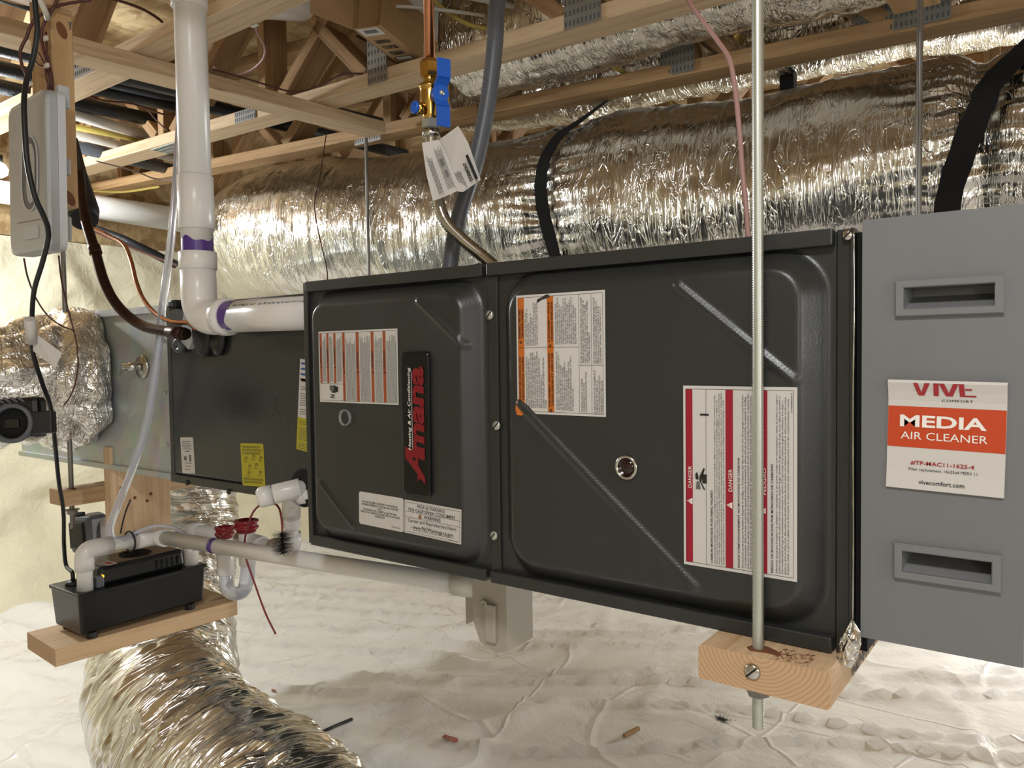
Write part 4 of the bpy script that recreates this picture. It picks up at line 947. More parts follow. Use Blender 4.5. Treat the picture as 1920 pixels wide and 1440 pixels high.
# black gap strip and gasket between furnace and air cleaner
MB().box((FW+.0015, .0, .004), (AX0+.002, .6, FH-.004)).build('transition_collar', 'hole', fu)
g = MB(); V = []
pts = cr([(FW+.0015, -.013, .002), (FW+.002, -.0135, .12), (FW+.0010, -.013, .26), (FW+.0018, -.0135, .36), (FW+.001, -.013, FH-.002)], .01); g.tube(pts, [.0010+.0008*abs(noise.noise(p*60)) for p in pts], 6).build('edge_bead', 'chrome', fu)

# crumpled foil scrap hanging at the lower right corner
c = at(1590, 1212, y=-.02); V = []; F = []; nn = 14
out = [(1598, 1160), (1612, 1185), (1614, 1205), (1606, 1232), (1596, 1252), (1580, 1246), (1570, 1225), (1571, 1204), (1584, 1190)]
op = [at(u, v, y=-.028) for u, v in out]; ctr = sum(op, Vector())/len(op); V = [ctr+Vector((0, -.012, 0))]
for ring, s_, dep in ((0, .35, -.010), (1, .7, -.004), (2, 1.0, 0)):
    for k, p in enumerate(op): V.append(ctr+(p-ctr)*s_+Vector((0, dep+.008*noise.noise(Vector((k*1.7, ring*3, 0))), .004*noise.noise(Vector((k, ring, 9))))))
L9 = len(op)
for k in range(L9): F.append((0, 1+k, 1+(k+1) % L9))
for r_ in range(2):
    for k in range(L9): a = 1+r_*L9+k; b = 1+r_*L9+(k+1) % L9; F.append((a, a+L9, b+L9, b))
o = MB().add(V, F, [[(V[i].x, V[i].z) for i in f] for f in F], 0, False).build('foil_scrap', 'foil_tape'); so = o.modifiers.new('s', 'SOLIDIFY'); so.thickness = .0012; tag(o, 'crumpled scrap of foil tape at lower right furnace corner', 'foil tape')

# ================================================================== THREADED RODS AND SUPPORTS
def rod(x, y, z0, z1, label, thread=True, pitch=.0021, r=.0064, n=14, mat='steel'):
    prof = []; z = 0; L_ = z1-z0
    if thread:
        while z < L_: prof += [(z, r*.82), (z+pitch*.5, r)]; z += pitch
    else: prof = [(0, r), (L_, r)]
    o = MB().lathe((x, y, z0), (0, 0, 1), prof, n).build('threaded_rod', mat); return o
RNY = -.042; RNX = at(1421, 620, y=RNY).x
o = rod(RNX, RNY, at(1424, 1366, y=RNY).z, ZJ-.002, '', pitch=.0026); tag(o, 'long shiny threaded steel rod in front of the furnace', 'threaded rod', 'threaded hanger rods')
o = rod(.798, .868, -.07, ZJ-CH, '', pitch=.004, mat='steel_dark'); tag(o, 'threaded rod rising behind the grey air cleaner', 'threaded rod', 'threaded hanger rods')
RLX, RLY = -.962, at(126, 700, x=-.962).y
o = rod(RLX, RLY, at(128, 992, x=-.962).z, ZJ-CH, '', pitch=.004, mat='steel_dark'); tag(o, 'threaded rod at left beside the black power cord', 'threaded rod', 'threaded hanger rods')
o = rod(-.868, .955, -.055, ZJ-CH, '', pitch=.004, mat='steel_dark'); tag(o, 'threaded rod behind the left furnace door, before the duct', 'threaded rod', 'threaded hanger rods')
def nut(x, y, z, h=.011, r=.0125, label='', mat='steel_dark', up=1):
    t = thing('hex_nut', label, 'nut', (x, y, z), 'hex nuts on the hanger rods')
    MB().lathe((x, y, z), (0, 0, 1), [(0, r*.9), (.0015, r), (h-.0015, r), (h, r*.9)], 6, smooth=False).build('nut', mat, t)
    zz = z+h if up else z-.002; MB().lathe((x, y, zz), (0, 0, 1), [(0, r*1.35), (.002, r*1.35)], 24, smooth=False).build('washer', mat, t)
# right support: 2x6 flat under the furnace
def beam(x0, x1, y0, y1, z0, z1, mat, name, parent=None): return MB().board(((x0+x1)/2, y0, (z0+z1)/2), ((x0+x1)/2, y1, (z0+z1)/2), (0, 0, 1), x1-x0, z1-z0, bev=.003).build(name, [mat, 'end'], parent)
t = thing('support_beam', 'wooden plank end under the furnace with threaded rod through it', 'beam', (.78, .4, -.065))
beam(.730, .869, -.0655, .92, -.0395, -.0013, 'pine', 'plank', t)
h0 = MB(); pts = [(-.014, -.004), (-.006, -.012), (.006, -.010), (.016, -.008), (.030, -.010), (.034, -.004), (.022, .004), (.008, .010), (-.008, .008)]
h0.prism([Vector((RNX+a*.8, RNY+b, -.0012)) for a, b in pts], (0, 0, .0005)); h0.build('drilled_hole', 'twig', t)
p = at(1411, 1259, y=-.0658); screw(p, (0, -1, 0), .0085, t, 'chrome')
# dark furred marks and stamp on the plank
mk_ = MB()
for k in range(60):
    a = RNX+.022+random.random()*.035; b = -.060+random.random()*.032; L1 = .0012+random.random()*.0018; an = random.random()*3
    mk_.obox((a, b, -.0010), (math.cos(an)*L1, math.sin(an)*L1, 0), (-math.sin(an)*.0003, math.cos(an)*.0003, 0), (0, 0, .0002))
mk_.build('ink_specks', 'twig', t, kind='stuff')
lb = Label((.8694, .02, -.034), (0, 1, 0), (0, 0, 1), (1, 0, 0)); lb.text('ink', 'KD-HT  STUD', 0, 0, .17, .018, bold=.03); lb.build(t)
nut(RNX, RNY, -.0525, .011, .0125, 'steel nut under the wooden plank, right of the furnace')
# left support: 2x4 under the plenum
t = thing('support_beam', 'wooden two-by-four under the plenum at left, rod through its end', 'beam', (-.93, .5, -.037))
SB0 = at(123, 922, x=-.924); MB().board((-.9685, SB0.y, SB0.z-.019), (-.9685, 1.01, SB0.z-.019), (0, 0, 1), .089, .038, bev=.003).build('plank', ['pine', 'end'], t)
h0 = MB(); h0.prism([Vector((RLX+a*.8, RLY+b, SB0.z)) for a, b in pts], (0, 0, .0005)); h0.build('drilled_hole', 'twig', t)
nut(RLX, RLY, at(128, 962, x=-.962).z-.004, .010, .0125, 'steel nut under the left two-by-four, beside the black cord')
# vertical board holding the pump shelf
t = thing('upright_board', 'upright pine board screwed to the left two-by-four', 'board', (-.865, .15, -.35))
UB0, UB1 = at(206, 842, x=-.885), at(318, 825, x=-.885); MB().board((-.904, (UB0.y+UB1.y)/2, -.30), (-.904, (UB0.y+UB1.y)/2, (UB0.z+UB1.z)/2), (1, 0, 0), UB1.y-UB0.y, .038, bev=.004).build('plank', ['pine', 'pine_pale'], t)
for u, v in ((234, 852), (296, 846), (227, 915), (253, 933), (283, 926), (276, 939)):
    p = at(u, v, x=-.8848); MB().lathe(p, (1, 0, 0), [(0, .0042), (.0006, .0042), (.0007, .0)], 10).build('screw_hole', 'twig', t)
# pump shelf
ZS = -.30
t = thing('pump_shelf', 'pine plank shelf carrying the black condensate pump', 'shelf', (-.96, .2, ZS-.038))
b0, b1 = at(108, 1218, z=ZS), at(448, 1125, z=ZS)
MB().board((b0.x-.087, b0.y+.002, ZS-.019), (b1.x-.087, b1.y+.002, ZS-.019), (0, 0, 1), .170, .038, bev=.002).build('plank', ['pine', 'end'], t)

# ================================================================== CONDENSATE PUMP
pu = thing('condensate_pump', 'black condensate pump standing on the pine shelf', 'pump', (-.95, .16, ZS))
zb = ZS+.012; q0 = at(152, 1196, z=zb); q1 = at(394, 1135, z=zb)
px1 = q0.x-.004; px0 = px1-.140; py0 = q0.y; py1 = q1.y+.016; ztk = zb+.091
def taper(x0, x1, y0, y1, z0, z1, inset, bev):
    bm = bmesh.new(); bmesh.ops.create_cube(bm, size=2)
    for v in bm.verts:
        i = inset if v.co.z < 0 else 0; v.co = Vector(((x0+x1)/2+v.co.x*((x1-x0)/2-i), (y0+y1)/2+v.co.y*((y1-y0)/2-i), z1 if v.co.z > 0 else z0))
    bmesh.ops.bevel(bm, geom=list(bm.edges), offset=bev, segments=3, affect='EDGES', profile=.5)
    mb = MB(); mb.add([v.co.copy() for v in bm.verts], [[v.index for v in f.verts] for f in bm.faces]); bm.free(); return mb
taper(px0, px1, py0, py1, zb, ztk, .006, .006).build('tank', 'pump', pu)
MB().box((px0-.002, py0-.002, ztk-.006), (px1+.002, py1+.002, ztk+.003), 0, .002).build('tank_lid', 'pump', pu)
for (x, y) in ((px1-.012, py0+.03), (px1-.012, py1-.04), (px0+.015, py0+.03), (px0+.015, py1-.04)):
    MB().lathe((x, y, ZS+.0003), (0, 0, 1), [(0, .011), (.013, .011)], 16, smooth=False).build('foot', 'rubber', pu)
mh = taper(px0+.006, px1-.022, py0+.056, py1-.045, ztk+.003, ztk+.047, -.003, .009).build('motor_housing', 'pump', pu)
v = MB()
for k in range(5): y = py1-.065-k*.013; v.box((px1-.0225, y, ztk+.012), (px1-.0180, y+.004, ztk+.034))
v.build('vent_slot', 'hole', mh)
g = MB(); fc = Vector((px0+.062, (py0+py1)/2+.015, ztk+.0475))
for k in range(5): rr_ = .007+.007*k; g.tube([fc+Vector((math.cos(a)*rr_, math.sin(a)*rr_, 0)) for a in [2*PI*j/28 for j in range(29)]], .0012, 5, False)
for k in range(4): a = k*PI/4+.3; g.tube([fc-Vector((math.cos(a)*.036, math.sin(a)*.036, 0)), fc+Vector((math.cos(a)*.036, math.sin(a)*.036, 0))], .001, 5)
g.build('fan_grille', 'hole', mh)
lb = Label((px0+.018, py0+.075, ztk+.0472), (1, 0, 0), (0, 1, 0), (0, 0, 1)); o = sheet_mesh(lb, 0, 0, .10, .022, .0005).build('rating_label', 'paper', mh)
greek(lb, 'ink', .004, .06, .003, .019, .003, 5); lb.rect('redink', .070, .004, .094, .018); lb.build(o)
MB().box((px1-.03, py0+.045, ztk+.003), (px1-.012, py0+.062, ztk+.03), 0, .003).build('switch_box', 'conduit', pu)
MB().box((px1-.030, py0+.058, ztk+.026), (px1-.012, py0+.0615, ztk+.030)).build('indicator_light', 'led', pu)
MB().lathe((px0+.045, py0+.03, ztk+.002), (0, 0, 1), [(0, .016), (.006, .016), (.010, .008), (.012, 0)], 18).build('cord_grommet', 'rubber', pu)

# ------------------------------------------------------------------ PVC fittings
def pipe(parent, pts, r, mat='pvc', name='pipe', n=20, step=None): return MB().tube(pts, r, n).build(name, mat, parent)
def collar(parent, p, ax, r, L_, mat='pvc', name='coupling'):
    return MB().lathe(Vector(p)-Vector(ax).normalized()*L_/2, ax, [(0, r*.97), (.001, r), (L_-.001, r), (L_, r*.97)], 22).build(name, mat, parent)
dp = thing('discharge_pipe', 'white drain pipe from the pump running under the furnace', 'pipe', (px1-.022, py0+.03, ztk))
P0 = Vector((px1-.026, py0+.026, ztk+.001)); P1 = Vector((P0.x, P0.y, at(165, 1030, x=P0.x).z))
P2 = at(292, 1006, x=P0.x-.005); P4 = at(880, 1098, d=1.27)
RP = .0165
pipe(dp, fillet([P0, P1, P2], .03), RP, n=22); pipe(dp, fillet([P2+(P1-P2).normalized()*.03, P2, P4], .028), RP*1.22, n=22, name='elbow') if False else None
vr = (P2-P1).normalized(); 
pipe(dp, fillet([P1-Vector((0, 0, .045)), P1, P1+vr*.06], .032), RP*1.24, name='elbow')
pipe(dp, fillet([P2-vr*.05, P2, P2+(P4-P2).normalized()*.045], .026), RP*1.24, name='elbow')
pipe(dp, [P2, P4], RP, n=22)
pe = P4+(P4-P2).normalized()*.0; pipe(dp, fillet([P4-(P4-P2).normalized()*.03, P4+Vector((.03, .005, .001)), P4+Vector((.05, .03, .03))], .03), RP*1.2, name='elbow')
mp = P2.lerp(P4, .255); collar(dp, mp, P4-P2, RP*1.03, .018, 'purple', 'primer_band')
# trap box under the furnace
tb = thing('condensate_trap', 'light grey condensate trap box hanging under the furnace', 'trap', (.31, .10, -.02))
tx0, tx1, ty0, ty1 = .262, .352, .085, .155
MB().prism([(tx0+.022, ty0, -.002), (tx0+.022, ty0, -.105), (tx0+.036, ty0, -.138), (tx1-.022, ty0, -.150), (tx1, ty0, -.142), (tx1, ty0, -.002)], (0, ty1-ty0, 0)).build('body', 'trapgrey', tb)
MB().prism([(tx0-.003, ty0+.012, -.002), (tx0-.003, ty0+.012, -.122), (tx0+.022, ty0+.012, -.108), (tx0+.022, ty0+.012, -.002)], (0, .02, 0)).build('side_tab', 'trapgrey', tb)
MB().box((tx1-.038, ty0-.008, -.132), (tx1-.018, ty0, -.072), 0, .002).build('rib', 'trapgrey', tb)
MB().lathe((tx1-.040, ty0-.004, -.072), (0, -1, 0), [(0, .006), (.005, .006), (.005, .003), (.002, .002), (.002, 0)], 14).build('boss', 'trapgrey', tb)

# coil drain with cleanout, trap and red caps
cd_ = thing('coil_drain', 'white drain fittings leaving the coil cabinet, ending in pump', 'drain pipe', at(545, 925, y=.05))
MB().lathe(at(570, 915, y=CY-.006), (0, -1, 0), [(0, .036), (.003, .036), (.004, .031), (.004, 0)], 30).build('drain_opening', 'hole', cd_)
A0 = at(575, 912, y=CY); A1 = at(492, 932, d=1.44); pipe(cd_, [A0, A1], .0145); collar(cd_, A0.lerp(A1, .45), A1-A0, .0185, .05); 
MB().lathe(A1-(A1-A0).normalized()*.018, A1-A0, [(0, .0195), (.022, .0195), (.028, .013), (.029, 0)], 20).build('cleanout_cap', 'pvc', cd_)
B0 = at(586, 925, y=CY); B1 = at(546, 937, d=1.50); B2 = at(548, 1028, d=1.545); B3 = at(505, 1024, d=1.66); B4 = at(448, 1008, d=1.78)
pipe(cd_, fillet([B0, B1, B2, B3, B4], .02), .0135); collar(cd_, B0.lerp(B1, .3), B1-B0, .019, .022); 
pipe(cd_, fillet([B1+(B0-B1).normalized()*.03, B1, B1+(B2-B1).normalized()*.035], .022), .0178, name='elbow')
collar(cd_, B1.lerp(B2, .33), B2-B1, .0172, .045); MB().tube([B1.lerp(B2, .30)+Vector((0, -.0, 0)), B1.lerp(B2, .34)], .0176, 20).build('printed_band', 'paper_dull', cd_)
pipe(cd_, fillet([B2+(B1-B2).normalized()*.035, B2, B3+(B2-B3).normalized()*.03], .022), .0178, name='elbow')
collar(cd_, B3.lerp(B4, .35), B4-B3, .0176, .05)
# tees with red caps
def tee(u, v0, v1, d_, capr, lab):
    a = at(u, v0, d=d_); b = at(u, v1, d=d_); b.x, b.y = a.x, a.y; pipe(cd_, [a, b], .0175, name='tee')
    c = MB().lathe(a+Vector((0, 0, -.014)), (0, 0, 1), [(0, capr*.80), (.004, capr*.82), (.008, capr), (.012, capr), (.013, capr*.84), (.018, capr*.86), (.022, capr*1.02), (.026, capr*1.0), (.026, capr*.68), (.016, capr*.62), (.016, 0)], 26).build('plug', 'redcap', cd_)
    return a, b
ta, tb1 = tee(462, 985, 1060, 1.72, .026, '')
tc, td = tee(421, 997, 1062, 1.80, .022, '')
MB().tube(cr([ta+Vector((-.005, -.022, .004)), (ta+tc)/2+Vector((0, -.03, -.012)), tc+Vector((.01, -.022, -.002))], .006), .003, 8).build('plug_tether', 'redcap', cd_)
# U of clear hose
u0 = at(462, 1045, d=1.72); u1 = at(462, 1075, d=1.72); u2 = at(443, 1113, d=1.755); u3 = at(421, 1078, d=1.79); u4 = at(421, 1045, d=1.80)
for q_ in (u1,): q_.x, q_.y = ta.x, ta.y
for q_ in (u3, u4): q_.x, q_.y = tc.x, tc.y
u0.x, u0.y = ta.x, ta.y
um1 = at(458, 1104, d=1.725); um2 = at(426, 1104, d=1.79)
MB().tube(cr([u0, u1, um1, u2, um2, u3, u4], .006), .0155, 20).build('clear_hose', 'clear', cd_)
collar(cd_, td+Vector((0, 0, .006)), (0, 0, 1), .0195, .05)
# from second tee to the pump inlet
E0 = at(425, 1002, d=1.80); E1 = at(372, 990, d=1.93); E2 = Vector((px1-.03, py1-.022, ztk+.001)); E1 = Vector((E2.x, E2.y, at(372, 990, x=E2.x).z))
pipe(cd_, fillet([E0, E1, E2], .03), .0145); pipe(cd_, fillet([E1+(E0-E1).normalized()*.055, E1, E1+Vector((0, 0, -.045))], .03), .0188, name='elbow'); 
collar(cd_, E2+Vector((0, 0, .03)), (0, 0, 1), .0185, .06)

# cleaning brush with red wire
br = thing('cleaning_brush', 'small black bristle brush on a long red wire loop', 'brush', at(530, 1017, d=1.46))
bc = at(530, 1018, d=1.47); bs = MB()
for k in range(900):
    a = random.random()*2*PI; zz = (random.random()-.5)*.040; L_ = .0175+random.random()*.005; dv = Vector((math.cos(a), math.sin(a)*.9, (random.random()-.5)*.3)).normalized()
    p = bc+Vector((0, 0, zz)); sdv = dv.cross(Vector((0, 0, 1))).normalized()*.0004; bs.add([p-sdv, p+sdv, p+dv*L_+sdv*.6, p+dv*L_-sdv*.6], [(0, 1, 2, 3)])
bs.build('bristles', 'marble_black', br, kind='stuff')
MB().tube(cr([bc-Vector((0, 0, .018)), bc, at(528, 975, d=1.48), at(520, 948, d=1.49), at(497, 943, d=1.53), at(475, 960, d=1.58), at(461, 1000, d=1.64), at(460, 1040, d=1.66), at(478, 1095, d=1.66), at(498, 1150, d=1.66), at(517, 1189, d=1.66)], .008), .0021, 7).build('wire_handle', 'redwire', br)

# ================================================================== PVC INTAKE PIPE (2 inch)
ip = thing('intake_pipe', 'fat white PVC pipe dropping from above and elbowing into furnace', 'pipe', at(372, 500, y=.02))
v0 = at(370, -60, y=.02); v1 = at(373, 552, y=.02); v0.x += 0; hE = at(600, 587, y=.035); v1 = Vector((v1.x, .02, hE.z+.003)); v0 = Vector((v1.x-.004, .02, 1.47)); hE = Vector((.01, .034, v1.z-.002))
R2 = .0305
pipe(ip, [v0, v1+Vector((0, 0, .08))], R2, n=36); pipe(ip, [v1+Vector((.07, .002, 0)), hE], R2, n=36)
pipe(ip, fillet([v1+Vector((0, 0, .125)), v1, v1+Vector((.10, .004, 0))], .075, 14), R2*1.12, n=36, name='elbow')
for zz, L_ in ((v1.z+.115, .035),): collar(ip, (v1.x, .02, zz), (0, 0, 1), R2*1.2, L_)
collar(ip, v1+Vector((.085, .003, 0)), (1, 0, 0), R2*1.2, .02)
cz = at(370, 380, y=.02).z; collar(ip, (v1.x-.001, .02, cz), (0, 0, 1), R2*1.13, .105)
cz = at(370, 3, y=.02).z; collar(ip, (v1.x-.004, .02, cz+.02), (0, 0, 1), R2*1.13, .05)
def sleeve(p0, p1, r, name, mat, wob=0, n=36):
    """thin primer stain: a shell of the pipe's surface with an uneven edge"""
    p0, p1 = Vector(p0), Vector(p1); ax = (p1-p0).normalized(); ref = Vector((0, 0, 1)) if abs(ax.z) < .9 else Vector((1, 0, 0)); nv = (ref-ax*ref.dot(ax)).normalized(); bv = ax.cross(nv); V = []
    for k in range(n):
        a = 2*PI*k/n; q = nv*math.cos(a)+bv*math.sin(a); V.append(p0+q*r); V.append(p1+q*r+ax*wob*noise.noise(Vector((math.cos(a)*1.2, math.sin(a)*1.2, 3.3))))
    F = [(2*k, 2*((k+1) % n), 2*((k+1) % n)+1, 2*k+1) for k in range(n)]; return MB().add(V, F, None, 0, True).build(name, mat, ip)
sleeve((v1.x, .02, v1.z+.13), (v1.x, .02, v1.z+.158), R2*1.006, 'primer_stain', 'purple', .018)
sleeve(v1+Vector((.09, .003, 0)), v1+Vector((.128, .004, 0)), R2*1.006, 'primer_stain', 'purple', .01)
sleeve(hE-Vector((.003, 0, 0)), hE-Vector((.040, 0, 0)), R2*1.012, 'primer_stain', 'purple', .035)
# printed lettering along the horizontal pipe, wrapped on its surface
V, F, bb = text_geo('PVC-1120 SCH 40 PR 280 PSI @ 73F   2 IN  ASTM D-1785', bold=.01, res=1); L_ = .20; s_ = L_/(bb[1]-bb[0]); P_ = []
for x, y in V:
    a = 1.02-(y*s_*1.15)/R2; xx = hE.x-.030-(x-bb[0])*s_; tt = (xx-(v1.x+.07))/(hE.x-v1.x-.07); P_.append((xx, (.022+(.034-.022)*tt)-R2*1.012*math.cos(a*.75), v1.z-.002*tt+R2*1.012*math.sin(a*.75)))
MB().add(P_, F).build('lettering', 'ink', ip)

# far white pipe along the left rear
fp = MB().tube([at(-140, 338, d=3.1), at(340, 413, d=2.05+.9)], .045, 24).build('drain_pipe', 'pvc'); tag(fp, 'thick white pipe slung far left, passing behind the intake pipe', 'pipe')
o = MB().tube([at(120, 408, d=3.0), at(230, 448, d=3.0), at(330, 496, d=3.0)], .016, 10).build('insulated_line', 'insul'); tag(o, 'dark insulated line running before the foam wall at left', 'pipe')

# ================================================================== GAS LINE, VALVE, CONDUIT
GX, GY = .178, .122
gl = thing('gas_pipe', 'bright copper gas pipe dropping to the brass valve', 'pipe', (GX, GY, .9))
zt_ = at(807, 112, d=1.3).z
MB().tube([(GX, GY, zt_-.01), (GX, GY, 1.47)], .0088, 20).build('pipe', 'copper', gl)
gv = thing('gas_valve', 'brass gas shut-off valve with blue lever under the copper pipe', 'valve', (GX, GY, zt_))
Zp = lambda v: at(805, v, d=1.3).z
MB().lathe((GX, GY, Zp(146)), (0, 0, 1), [(0, .0165), (Zp(120)-Zp(146), .0175), (Zp(112)-Zp(146), .012)], 6, smooth=False).build('flare_nut', 'brass', gv)
MB().lathe((GX, GY, Zp(162)), (0, 0, 1), [(0, .014), (.004, .012), (.012, .0115), (.02, .0115)], 20).build('neck', 'brass', gv)
zb_ = Zp(225); zt2 = Zp(160); MB().lathe((GX, GY, zb_), (0, 0, 1), [(0, .0125), (.008, .0135), (.02, .0165), (.034, .018), (.046, .0175), (zt2-zb_-.006, .0175), (zt2-zb_-.005, .019), (zt2-zb_, .019)], 28).build('body', 'brass', gv)
pv = Vector((GX-.004, GY-.016, Zp(207))); MB().lathe(pv, (-.25, -1, 0), [(0, .0105), (.012, .0105)], 20).build('side_port', 'brass', gv); MB().lathe(pv+Vector((-.003, -.012, 0)), (-.25, -1, 0), [(0, .0105), (.004, .0105), (.006, .007), (.002, .005), (.002, 0)], 20).build('port_cap', 'blue', gv)
sv = Vector((GX+.012, GY-.004, Zp(186))); ax_ = Vector((.9, -.35, 0)).normalized(); MB().lathe(sv, ax_, [(0, .010), (.016, .009), (.024, .009)], 18).build('stem', 'brass', gv)
hc = sv+ax_*.026; lv = MB(); tz = [(.052, .010), (.022, .010), (.012, -.002), (-.012, -.002), (-.024, .006), (-.056, .006)]
sdx = Vector((-ax_.y, ax_.x, 0)).normalized()
for (za, oa), (zb2, ob) in zip(tz, tz[1:]):
    wa = .0115; p0_, p1_ = hc+Vector((0, 0, za))+ax_*oa, hc+Vector((0, 0, zb2))+ax_*ob; nn_ = (p1_-p0_).cross(sdx).normalized()*.0022
    lv.add([p0_-sdx*wa-nn_, p0_+sdx*wa-nn_, p0_+sdx*wa+nn_, p0_-sdx*wa+nn_, p1_-sdx*wa-nn_, p1_+sdx*wa-nn_, p1_+sdx*wa+nn_, p1_-sdx*wa+nn_], [(0, 3, 2, 1), (4, 5, 6, 7), (0, 1, 5, 4), (1, 2, 6, 5), (2, 3, 7, 6), (3, 0, 4, 7)])
lv.lathe(hc-ax_*.012, ax_, [(0, .0135), (.014, .0135)], 20); lv.build('lever', 'blue', gv)
MB().lathe(hc-ax_*.002, ax_, [(0, .005), (.006, .0045), (.007, 0)], 6).build('lever_nut', 'steel', gv)
fl = thing('flexible_gas_connector', 'corrugated stainless gas connector curving to the furnace top', 'gas connector', (GX, GY, Zp(255)))
MB().lathe((GX, GY, Zp(253)), (0, 0, 1), [(0, .0125), (.011, .0125), (.012, .0155), (.026, .0155), (.027, .0125)], 6, smooth=False).build('nut', 'steel', fl)
MB().lathe((GX, GY, Zp(256)), (0, 0, 1), [(0, .0150), (.012, .0150)], 24).build('ferrule', 'chrome', fl)
pts = cr([(GX, GY, Zp(250)), (GX+.001, GY, Zp(300)), at(815, 340, d=1.29), at(832, 408, d=1.28), at(868, 450, d=1.27), at(905, 480, d=1.26), at(928, 500, d=1.25)], .0022)
MB().tube(pts, [.0105 if i % 2 else .0078 for i in range(len(pts))], 16).build('corrugated_tube', 'chrome', fl)
# the connector's paper tag
tg = thing('paper_tag', 'white printed paper tag wrapped round the gas connector', 'tag', at(840, 300, d=1.27))
def tagsheet(pxs, d_, name, mat='paper'):
    P_ = [at(u, v, d=dd) for (u, v), dd in zip(pxs, d_)]; nrm = (P_[1]-P_[0]).cross(P_[2]-P_[0]).normalized(); 
    if nrm.dot(CAM-P_[0]) < 0: nrm = -nrm
    return MB().prism(P_, -nrm*.0006).build(name, mat, tg), nrm
o1, n1 = tagsheet([(818, 266), (859, 236), (878, 268), (901, 337), (900, 338), (868, 360), (858, 359), (842, 330)], [1.27, 1.25, 1.25, 1.245, 1.245, 1.25, 1.25, 1.26], 'flap')
o2, n2 = tagsheet([(791, 268), (822, 262), (842, 300), (858, 358), (833, 369), (812, 377), (800, 330)], [1.262, 1.262, 1.258, 1.252, 1.255, 1.258, 1.26], 'sleeve')
# lettering on the tag
org = at(833, 366, d=1.2505); top_ = at(803, 282, d=1.2545); axd = (top_-org).normalized(); lb = Label(org, axd, n2.cross(axd)*1, n2)
if lb.bx.dot(RM.col[0]) > 0: lb.bx = -lb.bx
greek(lb, 'ink', .004, .072, -.001, .007, .0021, 3)
org = at(853, 352, d=1.2525); lb2 = Label(org, axd, lb.bx, n2); greek(lb2, 'inkgrey', .002, .075, -.001, .0115, .0021, 4)
lb2.rect('inkgrey', .022, .002, .032, .007, .0012); lb2.rect('inkgrey', .042, .003, .052, .009, .0012)
lb.build(o2); lb2.build(o2)
org = at(886, 338, d=1.243); top_ = at(870, 300, d=1.243); axd = (top_-org).normalized(); lb = Label(org, axd, n1.cross(axd), n1)
if lb.bx.dot(RM.col[0]) > 0: lb.bx = -lb.bx
lb.text('ink', 'DORMONT', .0, -.002, .031, .0045, bold=.05, h=.001); lb.rect('ink', -.002, -.0105, .040, -.0055, .001)
greek(lb, 'ink', -.006, .026, .011, .024, .0024, 8); lb.build(o1)
# grey flexible conduit with its wire-wound ribs
pts = cr([at(940, -60, d=1.36), at(930, 30, d=1.36), at(928, 80, d=1.35), at(915, 190, d=1.35), at(893, 300, d=1.35), at(868, 380, d=1.35), at(853, 440, d=1.35), at(845, 490, d=1.35), at(843, 515, d=1.35)], .0033)
o = MB().tube(pts, [.0148 if i % 2 else .0136 for i in range(len(pts))], 22).build('flexible_conduit', 'conduit'); tag(o, 'thick grey flexible conduit hanging beside the brass valve', 'conduit')
t = thing('conduit_fitting', 'black round fitting on the furnace top beside the connector', 'fitting', at(892, 497, d=1.28))
p = at(891, 499, d=1.28); MB().lathe(p+Vector((0, .01, -.014)), (0, 0, 1), [(0, .012), (.012, .012), (.018, .008), (.02, 0)], 20).build('body', 'rubber', t)
MB().lathe(at(843, 511, d=1.35)+Vector((0, 0, -.02)), (0, 0, 1), [(0, .019), (.018, .019), (.02, .017)], 20).build('ring', 'steel_dark', t)
# pink vinyl line
cable('vinyl_line', [at(1270, -40, d=1.2), at(1293, 5, d=1.18), at(1322, 45, d=1.16), at(1348, 80, d=1.14), at(1368, 112, d=1.12), at(1378, 165, d=1.11), at(1386, 240, d=1.1), at(1392, 320, d=1.1), at(1400, 400, d=1.09), at(1403, 452, d=1.08)], .0036, 'pinkvinyl', 'pink vinyl line dropping into the furnace top beside the shiny rod', 'line')

# ================================================================== REFRIGERANT LINES
rl = thing('suction_line', 'thick tarnished copper suction line curving into the coil', 'refrigerant pipe', at(200, 540, d=1.72))
pts = cr([at(148, 320, d=1.86), at(158, 400, d=1.80), at(178, 470, d=1.76), at(196, 530, d=1.73), at(222, 575, d=1.71), at(262, 608, d=1.68), at(305, 620, d=1.63), at(350, 626, d=1.585)], .01)
MB().tube(pts, .0112, 18).build('pipe', 'copper_old', rl)
MB().tube(cr([at(176, 462, d=1.763), at(180, 476, d=1.758)], .004), .0135, 18).build('coupling', 'copper_old', rl); MB().tube([at(318, 622, d=1.615), at(345, 626, d=1.59)], .0135, 18).build('coupling', 'copper_old', rl)
o = MB().tube([at(138, 262, d=1.96), at(146, 325, d=1.9), at(155, 395, d=1.84), at(158, 412, d=1.82)], [.010, .020, .036, .030], 20); o.build('insulation_sleeve', 'insul', rl)
cable('liquid_line', [at(125, 405, d=1.95), at(170, 425, d=1.9), at(205, 442, d=1.86), at(232, 458, d=1.82), at(246, 490, d=1.78), at(256, 530, d=1.74), at(270, 562, d=1.71), at(292, 588, d=1.67), at(322, 603, d=1.62), at(355, 606, d=1.58), at(368, 618, d=1.565)], .0048, 'copper', 'thin copper liquid line curving behind the clear tube', 'refrigerant pipe')
cable('control_wire', [at(110, 405, d=2.3), at(190, 440, d=2.3), at(260, 470, d=2.3), at(330, 497, d=2.3)], .0035, 'pinkvinyl', 'pinkish wire sagging across before the foam wall at left', 'wire')

